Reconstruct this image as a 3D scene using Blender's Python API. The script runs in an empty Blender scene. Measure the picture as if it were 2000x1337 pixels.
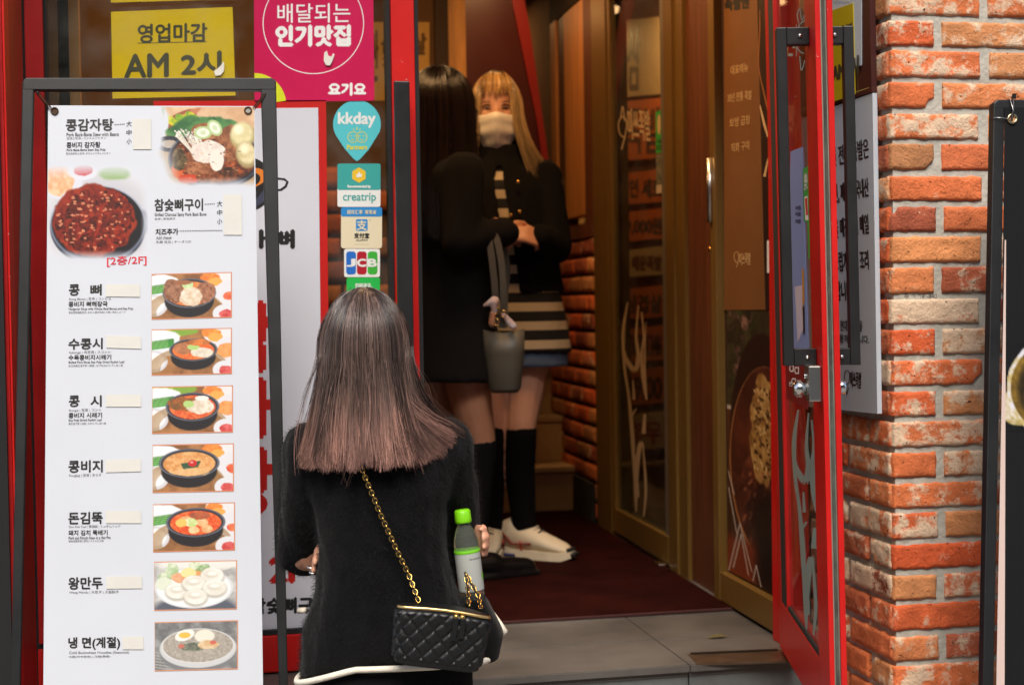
import bpy, bmesh, math, random
import numpy as np
from mathutils import Vector, Matrix, Quaternion, noise as mnoise

# ------------------------------------------------------------------ camera, sky, sun, exposure
C = bpy.context.scene.collection
SC = bpy.context.scene
F_PX, VX, HY, ROLL, CAMH = 2900.0, 400.0, 590.0, 0.015, 1.55
_yaw = math.atan((1000 - VX) / F_PX); _pit = math.atan((668.5 - HY) / F_PX)
FW = Vector((math.sin(_yaw) * math.cos(_pit), math.cos(_yaw) * math.cos(_pit), -math.sin(_pit)))
_r = Vector((math.cos(_yaw), -math.sin(_yaw), 0)); _u = _r.cross(FW)
CU = _u * math.cos(ROLL) + _r * math.sin(ROLL); CR = _r * math.cos(ROLL) - _u * math.sin(ROLL)
CO = Vector((0, 0, CAMH))
cam = bpy.data.cameras.new('camera'); cam.sensor_width = 36; cam.lens = 36 * F_PX / 2000
cam.clip_start = 0.05; cam.clip_end = 500
cam.dof.use_dof = True; cam.dof.focus_distance = 3.02; cam.dof.aperture_fstop = 4.0
co = bpy.data.objects.new('camera', cam); C.objects.link(co); SC.camera = co
co.matrix_world = Matrix(((CR.x, CU.x, -FW.x, 0), (CR.y, CU.y, -FW.y, 0), (CR.z, CU.z, -FW.z, CAMH), (0, 0, 0, 1)))

SUN_EL, SUN_AZ = math.radians(54), math.radians(192)      # the sun stands high behind the camera, veiled
w = bpy.data.worlds.new('World'); SC.world = w; w.use_nodes = True
nt = w.node_tree; bg = nt.nodes['Background']
sky = nt.nodes.new('ShaderNodeTexSky'); sky.sky_type = 'NISHITA'; sky.sun_disc = False
sky.sun_elevation = SUN_EL; sky.sun_rotation = SUN_AZ; sky.dust_density = 3.0; sky.ozone_density = 0.0; sky.air_density = 0.8
nt.links.new(sky.outputs[0], bg.inputs[0]); bg.inputs[1].default_value = 0.105
sl = bpy.data.lights.new('sun', 'SUN'); sl.energy = 1.5; sl.angle = math.radians(30); sl.color = (1.0, .945, .87)
so = bpy.data.objects.new('sun', sl); C.objects.link(so)
_sd = Vector((math.sin(SUN_AZ) * math.cos(SUN_EL), math.cos(SUN_AZ) * math.cos(SUN_EL), math.sin(SUN_EL)))
so.rotation_euler = (-_sd).to_track_quat('-Z', 'Y').to_euler(); so.location = _sd * 20
SC.view_settings.view_transform = 'Standard'; SC.view_settings.look = 'None'
SC.view_settings.exposure = 1.2; SC.view_settings.gamma = 1.0
SC.cycles.use_denoising = True
SC.cycles.max_bounces = 8; SC.cycles.transparent_max_bounces = 24; SC.cycles.sample_clamp_indirect = 4

# ------------------------------------------------------------------ helpers
def ray(px, py): return FW + CR * ((px - 1000) / F_PX) + CU * ((668.5 - py) / F_PX)
class Plane:
    """a real plane in the street; at() gives the point of it that a photo pixel looks at"""
    def __init__(s, p0, n): s.p0 = Vector(p0); s.n = Vector(n).normalized()
    def at(s, px, py, off=0.0):
        d = ray(px, py); p = s.p0 + s.n * off
        return CO + d * ((p - CO).dot(s.n) / d.dot(s.n))
def PY(px, py, Y): return Plane((0, Y, 0), (0, -1, 0)).at(px, py)
def PX(px, py, X): return Plane((X, 0, 0), (-1, 0, 0)).at(px, py)
def PZ(px, py, Z): return Plane((0, 0, Z), (0, 0, 1)).at(px, py)

def lin(c):
    c = np.asarray(c, float) / 255.0
    return np.where(c <= .04045, c / 12.92, ((c + .055) / 1.055) ** 2.4)
def L(*c): return tuple(float(v) for v in lin(c)) + (1.0,)

MATS = {}
def mat(name, rgb, rough=.5, metal=0.0, spec=.5, var=0.0, vscale=8.0, bump=0.0, bscale=60.0, emit=None, estr=0.0, sheen=0.0, coat=0.0, stretch=None, col2=None, chips=0.0):
    """principled material; rgb is the surface colour in sRGB 0-255; var mottles it, bump roughens it"""
    if name in MATS: return MATS[name]
    m = bpy.data.materials.new(name); m.use_nodes = True; t = m.node_tree; b = t.nodes['Principled BSDF']
    b.inputs['Base Color'].default_value = L(*rgb); b.inputs['Roughness'].default_value = rough
    b.inputs['Metallic'].default_value = metal; b.inputs['Specular IOR Level'].default_value = spec
    if sheen: b.inputs['Sheen Weight'].default_value = sheen; b.inputs['Sheen Roughness'].default_value = .5
    if coat: b.inputs['Coat Weight'].default_value = coat; b.inputs['Coat Roughness'].default_value = .08
    if emit: b.inputs['Emission Color'].default_value = L(*emit); b.inputs['Emission Strength'].default_value = estr
    if var or bump or chips:
        tc = t.nodes.new('ShaderNodeTexCoord'); src = tc.outputs['Object']
        if stretch:
            mp = t.nodes.new('ShaderNodeMapping'); mp.inputs['Scale'].default_value = stretch
            t.links.new(src, mp.inputs[0]); src = mp.outputs[0]
    if var:
        n = t.nodes.new('ShaderNodeTexNoise'); n.inputs['Scale'].default_value = vscale; n.inputs['Detail'].default_value = 7; n.inputs['Roughness'].default_value = .65
        t.links.new(src, n.inputs['Vector'])
        r = t.nodes.new('ShaderNodeValToRGB'); t.links.new(n.outputs['Fac'], r.inputs[0])
        a = lin(rgb); e0, e1 = r.color_ramp.elements
        e0.position, e1.position = .3, .7
        e0.color = tuple(np.clip(a * (1 - var), 0, 1)) + (1,)
        e1.color = tuple(lin(col2)) + (1,) if col2 else tuple(np.clip(a * (1 + var), 0, 1)) + (1,)
        t.links.new(r.outputs[0], b.inputs['Base Color'])
        q = t.nodes.new('ShaderNodeMapRange'); q.inputs['To Min'].default_value = max(0, rough - .12); q.inputs['To Max'].default_value = min(1, rough + .12)
        t.links.new(n.outputs['Fac'], q.inputs[0]); t.links.new(q.outputs[0], b.inputs['Roughness'])
    if bump:
        n2 = t.nodes.new('ShaderNodeTexNoise'); n2.inputs['Scale'].default_value = bscale; n2.inputs['Detail'].default_value = 5
        t.links.new(src, n2.inputs['Vector'])
        bp = t.nodes.new('ShaderNodeBump'); bp.inputs['Strength'].default_value = bump; bp.inputs['Distance'].default_value = .003
        t.links.new(n2.outputs['Fac'], bp.inputs['Height']); t.links.new(bp.outputs[0], b.inputs['Normal'])
    if chips:                                                        # small chips and scratches in the paint
        n3 = t.nodes.new('ShaderNodeTexNoise'); n3.inputs['Scale'].default_value = 55; n3.inputs['Detail'].default_value = 4; n3.inputs['Roughness'].default_value = .75; t.links.new(src, n3.inputs['Vector'])
        q3 = t.nodes.new('ShaderNodeMapRange'); q3.inputs['From Min'].default_value = .735 - chips * .1; q3.inputs['From Max'].default_value = .75 - chips * .1; t.links.new(n3.outputs['Fac'], q3.inputs[0])
        mx = t.nodes.new('ShaderNodeMix'); mx.data_type = 'RGBA'; t.links.new(q3.outputs[0], mx.inputs[0]); l0 = b.inputs['Base Color'].links
        if l0: t.links.new(l0[0].from_socket, mx.inputs[6])
        else: mx.inputs[6].default_value = L(*rgb)
        mx.inputs[7].default_value = L(190, 178, 170); t.links.new(mx.outputs[2], b.inputs['Base Color'])
    MATS[name] = m; return m
def mat_attr(name, rough=.5, spec=.5, attr='Col', sheen=0):
    if name in MATS: return MATS[name]
    m = bpy.data.materials.new(name); m.use_nodes = True; t = m.node_tree; b = t.nodes['Principled BSDF']
    a = t.nodes.new('ShaderNodeAttribute'); a.attribute_name = attr
    t.links.new(a.outputs['Color'], b.inputs['Base Color']); b.inputs['Roughness'].default_value = rough; b.inputs['Specular IOR Level'].default_value = spec
    MATS[name] = m; return m
def mat_glass(name, tint=(235, 240, 236), ior=1.45, rough=.02, dirt=.03):
    m = bpy.data.materials.new(name); m.use_nodes = True; t = m.node_tree; t.nodes.remove(t.nodes['Principled BSDF']); out = t.nodes['Material Output']
    tr = t.nodes.new('ShaderNodeBsdfTransparent'); tr.inputs[0].default_value = L(*tint)
    gl = t.nodes.new('ShaderNodeBsdfGlossy'); gl.inputs['Roughness'].default_value = rough
    df = t.nodes.new('ShaderNodeBsdfDiffuse'); df.inputs[0].default_value = (.5, .5, .48, 1)
    fr = t.nodes.new('ShaderNodeFresnel'); fr.inputs[0].default_value = ior
    mx = t.nodes.new('ShaderNodeMixShader'); ge = t.nodes.new('ShaderNodeNewGeometry'); im = t.nodes.new('ShaderNodeMath'); im.operation = 'SUBTRACT'; im.inputs[0].default_value = 1; t.links.new(ge.outputs['Backfacing'], im.inputs[1]); ml = t.nodes.new('ShaderNodeMath'); ml.operation = 'MULTIPLY'; t.links.new(fr.outputs[0], ml.inputs[0]); t.links.new(im.outputs[0], ml.inputs[1])
    t.links.new(ml.outputs[0], mx.inputs[0]); t.links.new(tr.outputs[0], mx.inputs[1]); t.links.new(gl.outputs[0], mx.inputs[2])
    n = t.nodes.new('ShaderNodeTexNoise'); n.inputs['Scale'].default_value = 9; n.inputs['Detail'].default_value = 8
    q = t.nodes.new('ShaderNodeMapRange'); q.inputs['From Min'].default_value = .4; q.inputs['From Max'].default_value = .8; q.inputs['To Min'].default_value = 0; q.inputs['To Max'].default_value = dirt * 2.5
    tc = t.nodes.new('ShaderNodeTexCoord'); t.links.new(tc.outputs['Object'], n.inputs['Vector']); t.links.new(n.outputs['Fac'], q.inputs[0])
    m2 = t.nodes.new('ShaderNodeMixShader'); t.links.new(q.outputs[0], m2.inputs[0]); t.links.new(mx.outputs[0], m2.inputs[1]); t.links.new(df.outputs[0], m2.inputs[2])
    t.links.new(m2.outputs[0], out.inputs[0]); MATS[name] = m; return m

def tag(o, label=None, cat=None, group=None, kind=None):
    if label: o['label'] = label
    if cat: o['category'] = cat
    if group: o['group'] = group
    if kind: o['kind'] = kind
    return o
def thing(name, label, cat, loc=(0, 0, 0), rotz=0.0, group=None):
    o = bpy.data.objects.new(name, None); C.objects.link(o); o.empty_display_size = .05
    o.location = loc; o.rotation_euler = (0, 0, rotz); bpy.context.view_layer.update()
    return tag(o, label, cat, group)
def link(name, me, parent=None, world=True):
    """links a mesh; when its coordinates are world ones they are moved into the parent's space"""
    o = bpy.data.objects.new(name, me); C.objects.link(o)
    if parent is not None:
        o.parent = parent
        if world:
            mw = Matrix.LocRotScale(parent.location, parent.rotation_euler, parent.scale)
            p = parent.parent
            while p is not None:
                mw = Matrix.LocRotScale(p.location, p.rotation_euler, p.scale) @ mw; p = p.parent
            me.transform(mw.inverted())
    return o

_TXT = {}
def glyphs(body):
    """vertices (0..1 box) and faces of a line of lettering in Blender's own font"""
    if body in _TXT: return _TXT[body]
    cu = bpy.data.curves.new('t', 'FONT'); cu.body = body; cu.resolution_u = 4
    o = bpy.data.objects.new('t', cu); C.objects.link(o)
    dg = bpy.context.evaluated_depsgraph_get(); me = bpy.data.meshes.new_from_object(o.evaluated_get(dg))
    v = np.array([x.co[:2] for x in me.vertices]); f = [list(p.vertices) for p in me.polygons]
    bpy.data.objects.remove(o); bpy.data.curves.remove(cu); bpy.data.meshes.remove(me)
    lo, hi = v.min(0), v.max(0); asp = (hi[0] - lo[0]) / max(hi[1] - lo[1], 1e-6)
    v = (v - lo) / np.maximum(hi - lo, 1e-6); _TXT[body] = (v, f, asp); return _TXT[body]

class MB:
    """collects shapes and links them as ONE mesh object"""
    def __init__(s): s.v, s.f, s.m, s.mats, s.sm = [], [], [], [], []
    def mi(s, m):
        if m not in s.mats: s.mats.append(m)
        return s.mats.index(m)
    def add(s, vs, fs, m=None, smooth=False):
        b = len(s.v); s.v += [tuple(p) for p in vs]; k = s.mi(m) if m else 0
        for q in fs: s.f.append([b + i for i in q]); s.m.append(k); s.sm.append(smooth)
        return s
    def box(s, x0, x1, y0, y1, z0, z1, m=None, M=None, bev=0.0):
        bm = bmesh.new(); bmesh.ops.create_cube(bm, size=1)
        for q in bm.verts: q.co = Vector(((x0 + x1) / 2 + q.co.x * (x1 - x0), (y0 + y1) / 2 + q.co.y * (y1 - y0), (z0 + z1) / 2 + q.co.z * (z1 - z0)))
        if bev: bmesh.ops.bevel(bm, geom=bm.edges[:], offset=bev, segments=2, affect='EDGES', profile=.6)
        vs = [(M @ q.co if M else q.co) for q in bm.verts]; bm.verts.index_update()
        fs = [[q.index for q in p.verts] for p in bm.faces]; bm.free(); return s.add(vs, fs, m)
    def slab(s, pl, pts, o0, o1, m=None):
        """polygon of photo pixels on plane pl, with real thickness from o0 (back) to o1 (front)"""
        n = len(pts); a = [pl.at(x, y) for x, y in pts]; vs = [p + pl.n * o0 for p in a] + [p + pl.n * o1 for p in a]
        fs = [list(range(n))[::-1], list(range(n, 2 * n))] + [[i, (i + 1) % n, n + (i + 1) % n, n + i] for i in range(n)]
        return s.add(vs, fs, m)
    def rect(s, pl, x0, y0, x1, y1, o0, o1, m=None, dy=0.0):
        return s.slab(pl, [(x0, y0), (x1, y0 + dy), (x1, y1 + dy), (x0, y1)], o0, o1, m)
    def face(s, pl, pts, off, m=None): return s.add([pl.at(x, y, off) for x, y in pts], [list(range(len(pts)))], m)
    def text(s, pl, body, x0, y0, x1, y1, off, m=None, bold=0, dy=0.0, shear=0.0, dx=0.0):
        """lettering filling the photo box x0..x1, y0..y1 on plane pl; dy slopes it, shear slants it, dx leans the box"""
        v, f, _ = glyphs(body); sh = [(0, 0)] + [((bold * math.cos(a), bold * math.sin(a))) for a in (0, 1.57, 3.14, 4.71)] * (1 if bold else 0)
        for k, (ox, oy) in enumerate(sh):
            P = [pl.at(x0 + u * (x1 - x0) + ox + shear * t + dx * (1 - t), y1 + t * (y0 - y1) + oy + dy * u, off + k * .00006) for u, t in v]
            s.add(P, f, m)
        return s
    def tube(s, pts, r, m=None, n=8, cap=True, smooth=True):
        pts = [Vector(p) for p in pts]; k = len(pts); rr = [r] * k if not hasattr(r, '__len__') else r
        up = None; vs = []
        for i, p in enumerate(pts):
            t = (pts[min(i + 1, k - 1)] - pts[max(i - 1, 0)]).normalized()
            if up is None: up = t.orthogonal().normalized()
            up = (up - t * up.dot(t)); up = up.normalized() if up.length > 1e-6 else t.orthogonal().normalized()
            q = t.cross(up)
            for j in range(n):
                a = 2 * math.pi * j / n; vs.append(p + (up * math.cos(a) + q * math.sin(a)) * rr[i])
        fs = [[i * n + j, i * n + (j + 1) % n, (i + 1) * n + (j + 1) % n, (i + 1) * n + j] for i in range(k - 1) for j in range(n)]
        if cap: fs += [list(range(n))[::-1], list(range((k - 1) * n, k * n))]
        return s.add(vs, fs, m, smooth)
    def loft(s, rings, m=None, cap=True, smooth=True):
        """rings: lists of equal numbers of points"""
        n = len(rings[0]); k = len(rings); vs = [p for r in rings for p in r]
        fs = [[i * n + j, i * n + (j + 1) % n, (i + 1) * n + (j + 1) % n, (i + 1) * n + j] for i in range(k - 1) for j in range(n)]
        if cap: fs += [list(range(n))[::-1], list(range((k - 1) * n, k * n))]
        return s.add(vs, fs, m, smooth)
    def lathe(s, prof, M, m=None, n=24): return s.loft([[M @ Vector((r * math.cos(2 * math.pi * j / n), r * math.sin(2 * math.pi * j / n), z)) for j in range(n)] for r, z in prof], m)
    def ell(s, c, r, m=None, n=16, k=10, R=None):
        rings = []
        for i in range(k + 1):
            t = math.pi * (i + .02 * (i == 0) - .02 * (i == k)) / k
            q = [Vector((r[0] * math.sin(t) * math.cos(2 * math.pi * j / n), r[1] * math.sin(t) * math.sin(2 * math.pi * j / n), -r[2] * math.cos(t))) for j in range(n)]
            rings.append([Vector(c) + (R @ p if R else p) for p in q])
        return s.loft(rings, m)
    def build(s, name, parent=None, m=None, world=True, bev=0.0, fix=True):
        me = bpy.data.meshes.new(name); me.from_pydata(s.v, [], s.f)
        ms = s.mats or ([m] if m else [])
        for q in ms: me.materials.append(q)
        if s.mats: me.polygons.foreach_set('material_index', s.m)
        me.polygons.foreach_set('use_smooth', s.sm)
        if fix:
            bm = bmesh.new(); bm.from_mesh(me); bmesh.ops.recalc_face_normals(bm, faces=bm.faces); bm.to_mesh(me); bm.free()
        me.update(); o = link(name, me, parent, world)
        if bev:
            b = o.modifiers.new('bevel', 'BEVEL'); b.width = bev; b.segments = 2; b.limit_method = 'ANGLE'; b.angle_limit = math.radians(50)
        return o

def remesh(mb, name, parent, m, voxel=.006, smooth=6, fold=0.0, fs=(16, 16, 5)):
    """grows all closed shapes of mb into one continuous skin"""
    me = bpy.data.meshes.new('tmp'); me.from_pydata(mb.v, [], mb.f)
    bm = bmesh.new(); bm.from_mesh(me); bmesh.ops.recalc_face_normals(bm, faces=bm.faces); bm.to_mesh(me); bm.free()
    o = bpy.data.objects.new('tmp', me); C.objects.link(o)
    r = o.modifiers.new('r', 'REMESH'); r.mode = 'VOXEL'; r.voxel_size = voxel; r.use_smooth_shade = True
    q = o.modifiers.new('s', 'SMOOTH'); q.factor = .5; q.iterations = smooth
    dg = bpy.context.evaluated_depsgraph_get(); dg.update()
    out = bpy.data.meshes.new_from_object(o.evaluated_get(dg)); bpy.data.objects.remove(o); bpy.data.meshes.remove(me)
    if fold:                                                         # soft creases running mostly up and down the cloth
        no = [v.normal.copy() for v in out.vertices]
        for v, n_ in zip(out.vertices, no):
            p = v.co; q = mnoise.noise(Vector((p.x * fs[0], p.y * fs[1], p.z * fs[2]))) + .5 * mnoise.noise(Vector((p.x * fs[0] * 2.3 + 7, p.y * fs[1] * 2.3, p.z * fs[2] * 2.6 + p.x * 9)))
            v.co = p + n_ * q * fold
    out.name = name; out.materials.clear(); out.materials.append(m)
    out.polygons.foreach_set('use_smooth', [True] * len(out.polygons))
    return link(name, out, parent, False)

def vnoise(h, w, sc, rng, octv=4, per=.55):
    """smooth value noise, 0..1"""
    out = np.zeros((h, w)); amp = 1.0; tot = 0
    for o in range(octv):
        gh, gw = max(2, int(sc * 2 ** o * h / max(h, w)) + 2), max(2, int(sc * 2 ** o * w / max(h, w)) + 2)
        g = rng.random((gh, gw)); y = np.linspace(0, gh - 1.001, h); x = np.linspace(0, gw - 1.001, w)
        yi, xi = y.astype(int), x.astype(int); fy = (y - yi)[:, None]; fx = (x - xi)[None]
        fy = fy * fy * (3 - 2 * fy); fx = fx * fx * (3 - 2 * fx)
        a = g[yi][:, xi] * (1 - fx) + g[yi][:, xi + 1] * fx; b = g[yi + 1][:, xi] * (1 - fx) + g[yi + 1][:, xi + 1] * fx
        out += amp * (a * (1 - fy) + b * fy); tot += amp; amp *= per
    return out / tot
class Paint:
    """a small printed picture: colours per vertex of a flat sheet; coordinates in percent of width and height"""
    def __init__(s, w, h, bg, seed=0):
        s.w, s.h = w, h; s.rng = np.random.default_rng(seed); s.a = np.zeros((h, w, 3)) + np.array(bg, float)
        s.X, s.Y = np.meshgrid(np.linspace(0, 100, w), np.linspace(0, 100, h))
    def mask_ell(s, cx, cy, rx, ry, rot=0, soft=.08, rag=0, sc=8):
        c, q = math.cos(rot), math.sin(rot); asp = s.h / s.w
        dx, dy = (s.X - cx), (s.Y - cy) * asp
        u = (dx * c + dy * q) / rx; v = (-dx * q + dy * c) / (ry * asp)
        d = np.sqrt(u * u + v * v)
        if rag: d = d + (vnoise(s.h, s.w, sc, s.rng, 3) - .5) * rag
        return np.clip((1 - d) / max(soft, 1e-3) + .5, 0, 1)
    def put(s, m, col, tex=0, sc=14, col2=None, alpha=1.0):
        c = np.zeros_like(s.a) + np.array(col, float)
        if tex or col2 is not None:
            n = vnoise(s.h, s.w, sc, s.rng, 4, .7); n = np.clip((n - .5) * 2.6 + .5, 0, 1)[..., None]
            c = (c * (1 - n) + np.array(col2, float) * n) if col2 is not None else c * (1 + tex * (n - .5) * 2)
        k = (m * alpha)[..., None]; s.a = s.a * (1 - k) + c * k; return s
    def ell(s, cx, cy, rx, ry, col, rot=0, soft=.08, rag=0, sc=8, tex=0, tsc=14, col2=None, alpha=1.0):
        return s.put(s.mask_ell(cx, cy, rx, ry, rot, soft, rag, sc), col, tex, tsc, col2, alpha)
    def ring(s, cx, cy, rx, ry, th, col, soft=.04, alpha=1.0):
        a = s.mask_ell(cx, cy, rx, ry, 0, soft); b = s.mask_ell(cx, cy, rx * (1 - th), ry * (1 - th), 0, soft)
        return s.put(np.clip(a - b, 0, 1), col, alpha=alpha)
    def line(s, x0, y0, x1, y1, wd, col, soft=.5, alpha=1.0):
        asp = s.h / s.w; ax, ay, bx, by = x0, y0 * asp, x1, y1 * asp; X, Y = s.X, s.Y * asp
        L2 = max((bx - ax) ** 2 + (by - ay) ** 2, 1e-6); t = np.clip(((X - ax) * (bx - ax) + (Y - ay) * (by - ay)) / L2, 0, 1)
        d = np.sqrt((X - ax - t * (bx - ax)) ** 2 + (Y - ay - t * (by - ay)) ** 2)
        return s.put(np.clip((wd - d) / (wd * soft) + .0, 0, 1), col, alpha=alpha)
    def sheet(s, name, pl, box, off, parent, m, dy=0.0, quad=None, world=True):
        """flat sheet on plane pl; box = x0,y0,x1,y1 in photo pixels, or quad = four pixel corners from top left clockwise"""
        h, w = s.h, s.w
        if quad is None: x0, y0, x1, y1 = box; quad = ((x0, y0), (x1, y0 + dy), (x1, y1 + dy), (x0, y1))
        q = [np.array(c, float) for c in quad]; vs = []
        for j in range(h):
            t = j / (h - 1)
            for i in range(w):
                u = i / (w - 1); p = (q[0] * (1 - u) + q[1] * u) * (1 - t) + (q[3] * (1 - u) + q[2] * u) * t
                vs.append(pl.at(p[0], p[1], off))
        fs = [(j * w + i, j * w + i + 1, (j + 1) * w + i + 1, (j + 1) * w + i) for j in range(h - 1) for i in range(w - 1)]
        me = bpy.data.meshes.new(name); me.from_pydata(vs, [], fs); me.materials.append(m)
        at = me.color_attributes.new('Col', 'FLOAT_COLOR', 'POINT')
        col = np.ones((h * w, 4)); col[:, :3] = lin(np.clip(s.a, 0, 255)).reshape(-1, 3) * .92; at.data.foreach_set('color', col.ravel().astype(np.float32))
        return link(name, me, parent, world)
# ------------------------------------------------------------------ materials
RED = mat('red_paint', (196, 22, 18), rough=.38, var=.16, vscale=4, bump=.06, bscale=25, chips=.32)
REDDK = mat('red_paint_worn', (168, 18, 15), rough=.45, var=.22, vscale=6, bump=.08, bscale=30)
BLACK = mat('black_powder_coat', (24, 25, 26), rough=.45, var=.16, vscale=14, bump=.04, bscale=220, chips=.0)
RUBBER = mat('black_rubber', (22, 22, 23), rough=.8, var=.3, vscale=40)
STEEL = mat('satin_steel', (196, 196, 190), rough=.28, metal=1.0)
CHROME = mat('bright_chrome', (225, 225, 222), rough=.1, metal=1.0)
GOLDF = mat('gold_anodised_frame', (122, 92, 42), rough=.42, metal=.35, var=.10, vscale=3, stretch=(6, 6, .5))
WOOD = mat('pine_board', (206, 136, 70), rough=.5, var=.32, vscale=2.2, stretch=(14, 14, .8), bump=.06, bscale=30)
WOODD = mat('dark_stained_wood', (92, 48, 22), rough=.5, var=.4, vscale=2.5, stretch=(14, 14, .7), bump=.08, bscale=30)
GLASS = mat_glass('window_glass'); GLASSD = mat_glass('door_glass', (225, 232, 226), dirt=.02)
WHITE = mat('white_ink', (232, 232, 228), rough=.5); INK = mat('black_ink', (24, 23, 22), rough=.5)
PRINT = mat_attr('printed_picture', rough=.42, spec=.4)

def mat_brick(name, dark=1.0):
    m = bpy.data.materials.new(name); m.use_nodes = True; t = m.node_tree; b = t.nodes['Principled BSDF']; N = t.nodes.new; K = t.links.new
    tc = N('ShaderNodeTexCoord'); at = N('ShaderNodeAttribute'); at.attribute_name = 'Brick'; sp = N('ShaderNodeSeparateColor'); K(at.outputs['Color'], sp.inputs[0])
    r = N('ShaderNodeValToRGB'); K(sp.outputs[0], r.inputs[0]); e = r.color_ramp.elements
    cols = [(0, (156, 82, 62)), (.22, (208, 112, 72)), (.45, (224, 126, 76)), (.68, (216, 96, 54)), (.85, (224, 148, 94)), (1, (184, 128, 86))]
    e[0].position = 0; e[1].position = 1
    for p, c in cols[1:-1]: e.new(p)
    for el, (p, c) in zip(e, cols): el.position = p; el.color = L(*[v * dark for v in c])
    of = N('ShaderNodeVectorMath'); of.operation = 'MULTIPLY_ADD'; K(at.outputs['Color'], of.inputs[0]); of.inputs[1].default_value = (0, 0, 40); K(tc.outputs['Object'], of.inputs[2])
    def noise(s, d, ro=.6):
        n = N('ShaderNodeTexNoise'); n.inputs['Scale'].default_value = s; n.inputs['Detail'].default_value = d; n.inputs['Roughness'].default_value = ro; K(of.outputs[0], n.inputs['Vector']); return n
    n1, n2, n3 = noise(26, 8, .72), noise(9, 4), noise(150, 3)
    mu = N('ShaderNodeMix'); mu.data_type = 'RGBA'; mu.blend_type = 'MULTIPLY'; q = N('ShaderNodeMapRange'); q.inputs['From Min'].default_value = .3; q.inputs['From Max'].default_value = .7; q.inputs['To Min'].default_value = .68; q.inputs['To Max'].default_value = 1.25
    K(n2.outputs['Fac'], q.inputs[0]); mu.inputs[0].default_value = 1; K(r.outputs[0], mu.inputs[6]); K(q.outputs[0], mu.inputs[7])
    # lime bloom and old mortar left on reclaimed bricks: amount differs from brick to brick
    ad = N('ShaderNodeMath'); ad.operation = 'ADD'; mm = N('ShaderNodeMath'); mm.operation = 'MULTIPLY'; mm.inputs[1].default_value = .55; K(n2.outputs['Fac'], mm.inputs[0]); K(mm.outputs[0], ad.inputs[0]); K(n1.outputs['Fac'], ad.inputs[1])
    a2 = N('ShaderNodeMath'); a2.operation = 'ADD'; K(ad.outputs[0], a2.inputs[0]); K(sp.outputs[1], a2.inputs[1])
    th = N('ShaderNodeMapRange'); th.inputs['From Min'].default_value = .905; th.inputs['From Max'].default_value = 1.01; K(a2.outputs[0], th.inputs[0])
    mw = N('ShaderNodeMix'); mw.data_type = 'RGBA'; K(th.outputs[0], mw.inputs[0]); K(mu.outputs[2], mw.inputs[6]); mw.inputs[7].default_value = L(*[v * dark for v in (222, 192, 162)])
    # pits
    pt = N('ShaderNodeMapRange'); pt.inputs['From Min'].default_value = .31; pt.inputs['From Max'].default_value = .26; K(noise(105, 2, .5).outputs['Fac'], pt.inputs[0])
    mp = N('ShaderNodeMix'); mp.data_type = 'RGBA'; K(pt.outputs[0], mp.inputs[0]); K(mw.outputs[2], mp.inputs[6]); mp.inputs[7].default_value = L(70, 36, 26)
    K(mp.outputs[2], b.inputs['Base Color']); b.inputs['Roughness'].default_value = .88; b.inputs['Specular IOR Level'].default_value = .25
    hs = N('ShaderNodeMath'); hs.operation = 'SUBTRACT'; K(n1.outputs['Fac'], hs.inputs[0]); K(pt.outputs[0], hs.inputs[1])
    h2 = N('ShaderNodeMath'); h2.operation = 'MULTIPLY_ADD'; h2.inputs[1].default_value = .5; K(n3.outputs['Fac'], h2.inputs[0]); K(hs.outputs[0], h2.inputs[2])
    bp = N('ShaderNodeBump'); bp.inputs['Strength'].default_value = 1.0; bp.inputs['Distance'].default_value = .006; K(h2.outputs[0], bp.inputs['Height']); K(bp.outputs[0], b.inputs['Normal'])
    MATS[name] = m; return m
BRICK = mat_brick('reclaimed_brick'); BRICKD = mat_brick('interior_brick', .98)
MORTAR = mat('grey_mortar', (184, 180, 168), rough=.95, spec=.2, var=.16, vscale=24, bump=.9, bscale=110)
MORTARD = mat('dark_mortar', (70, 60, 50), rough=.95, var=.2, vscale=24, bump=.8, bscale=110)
RB = random.Random(7)
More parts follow.
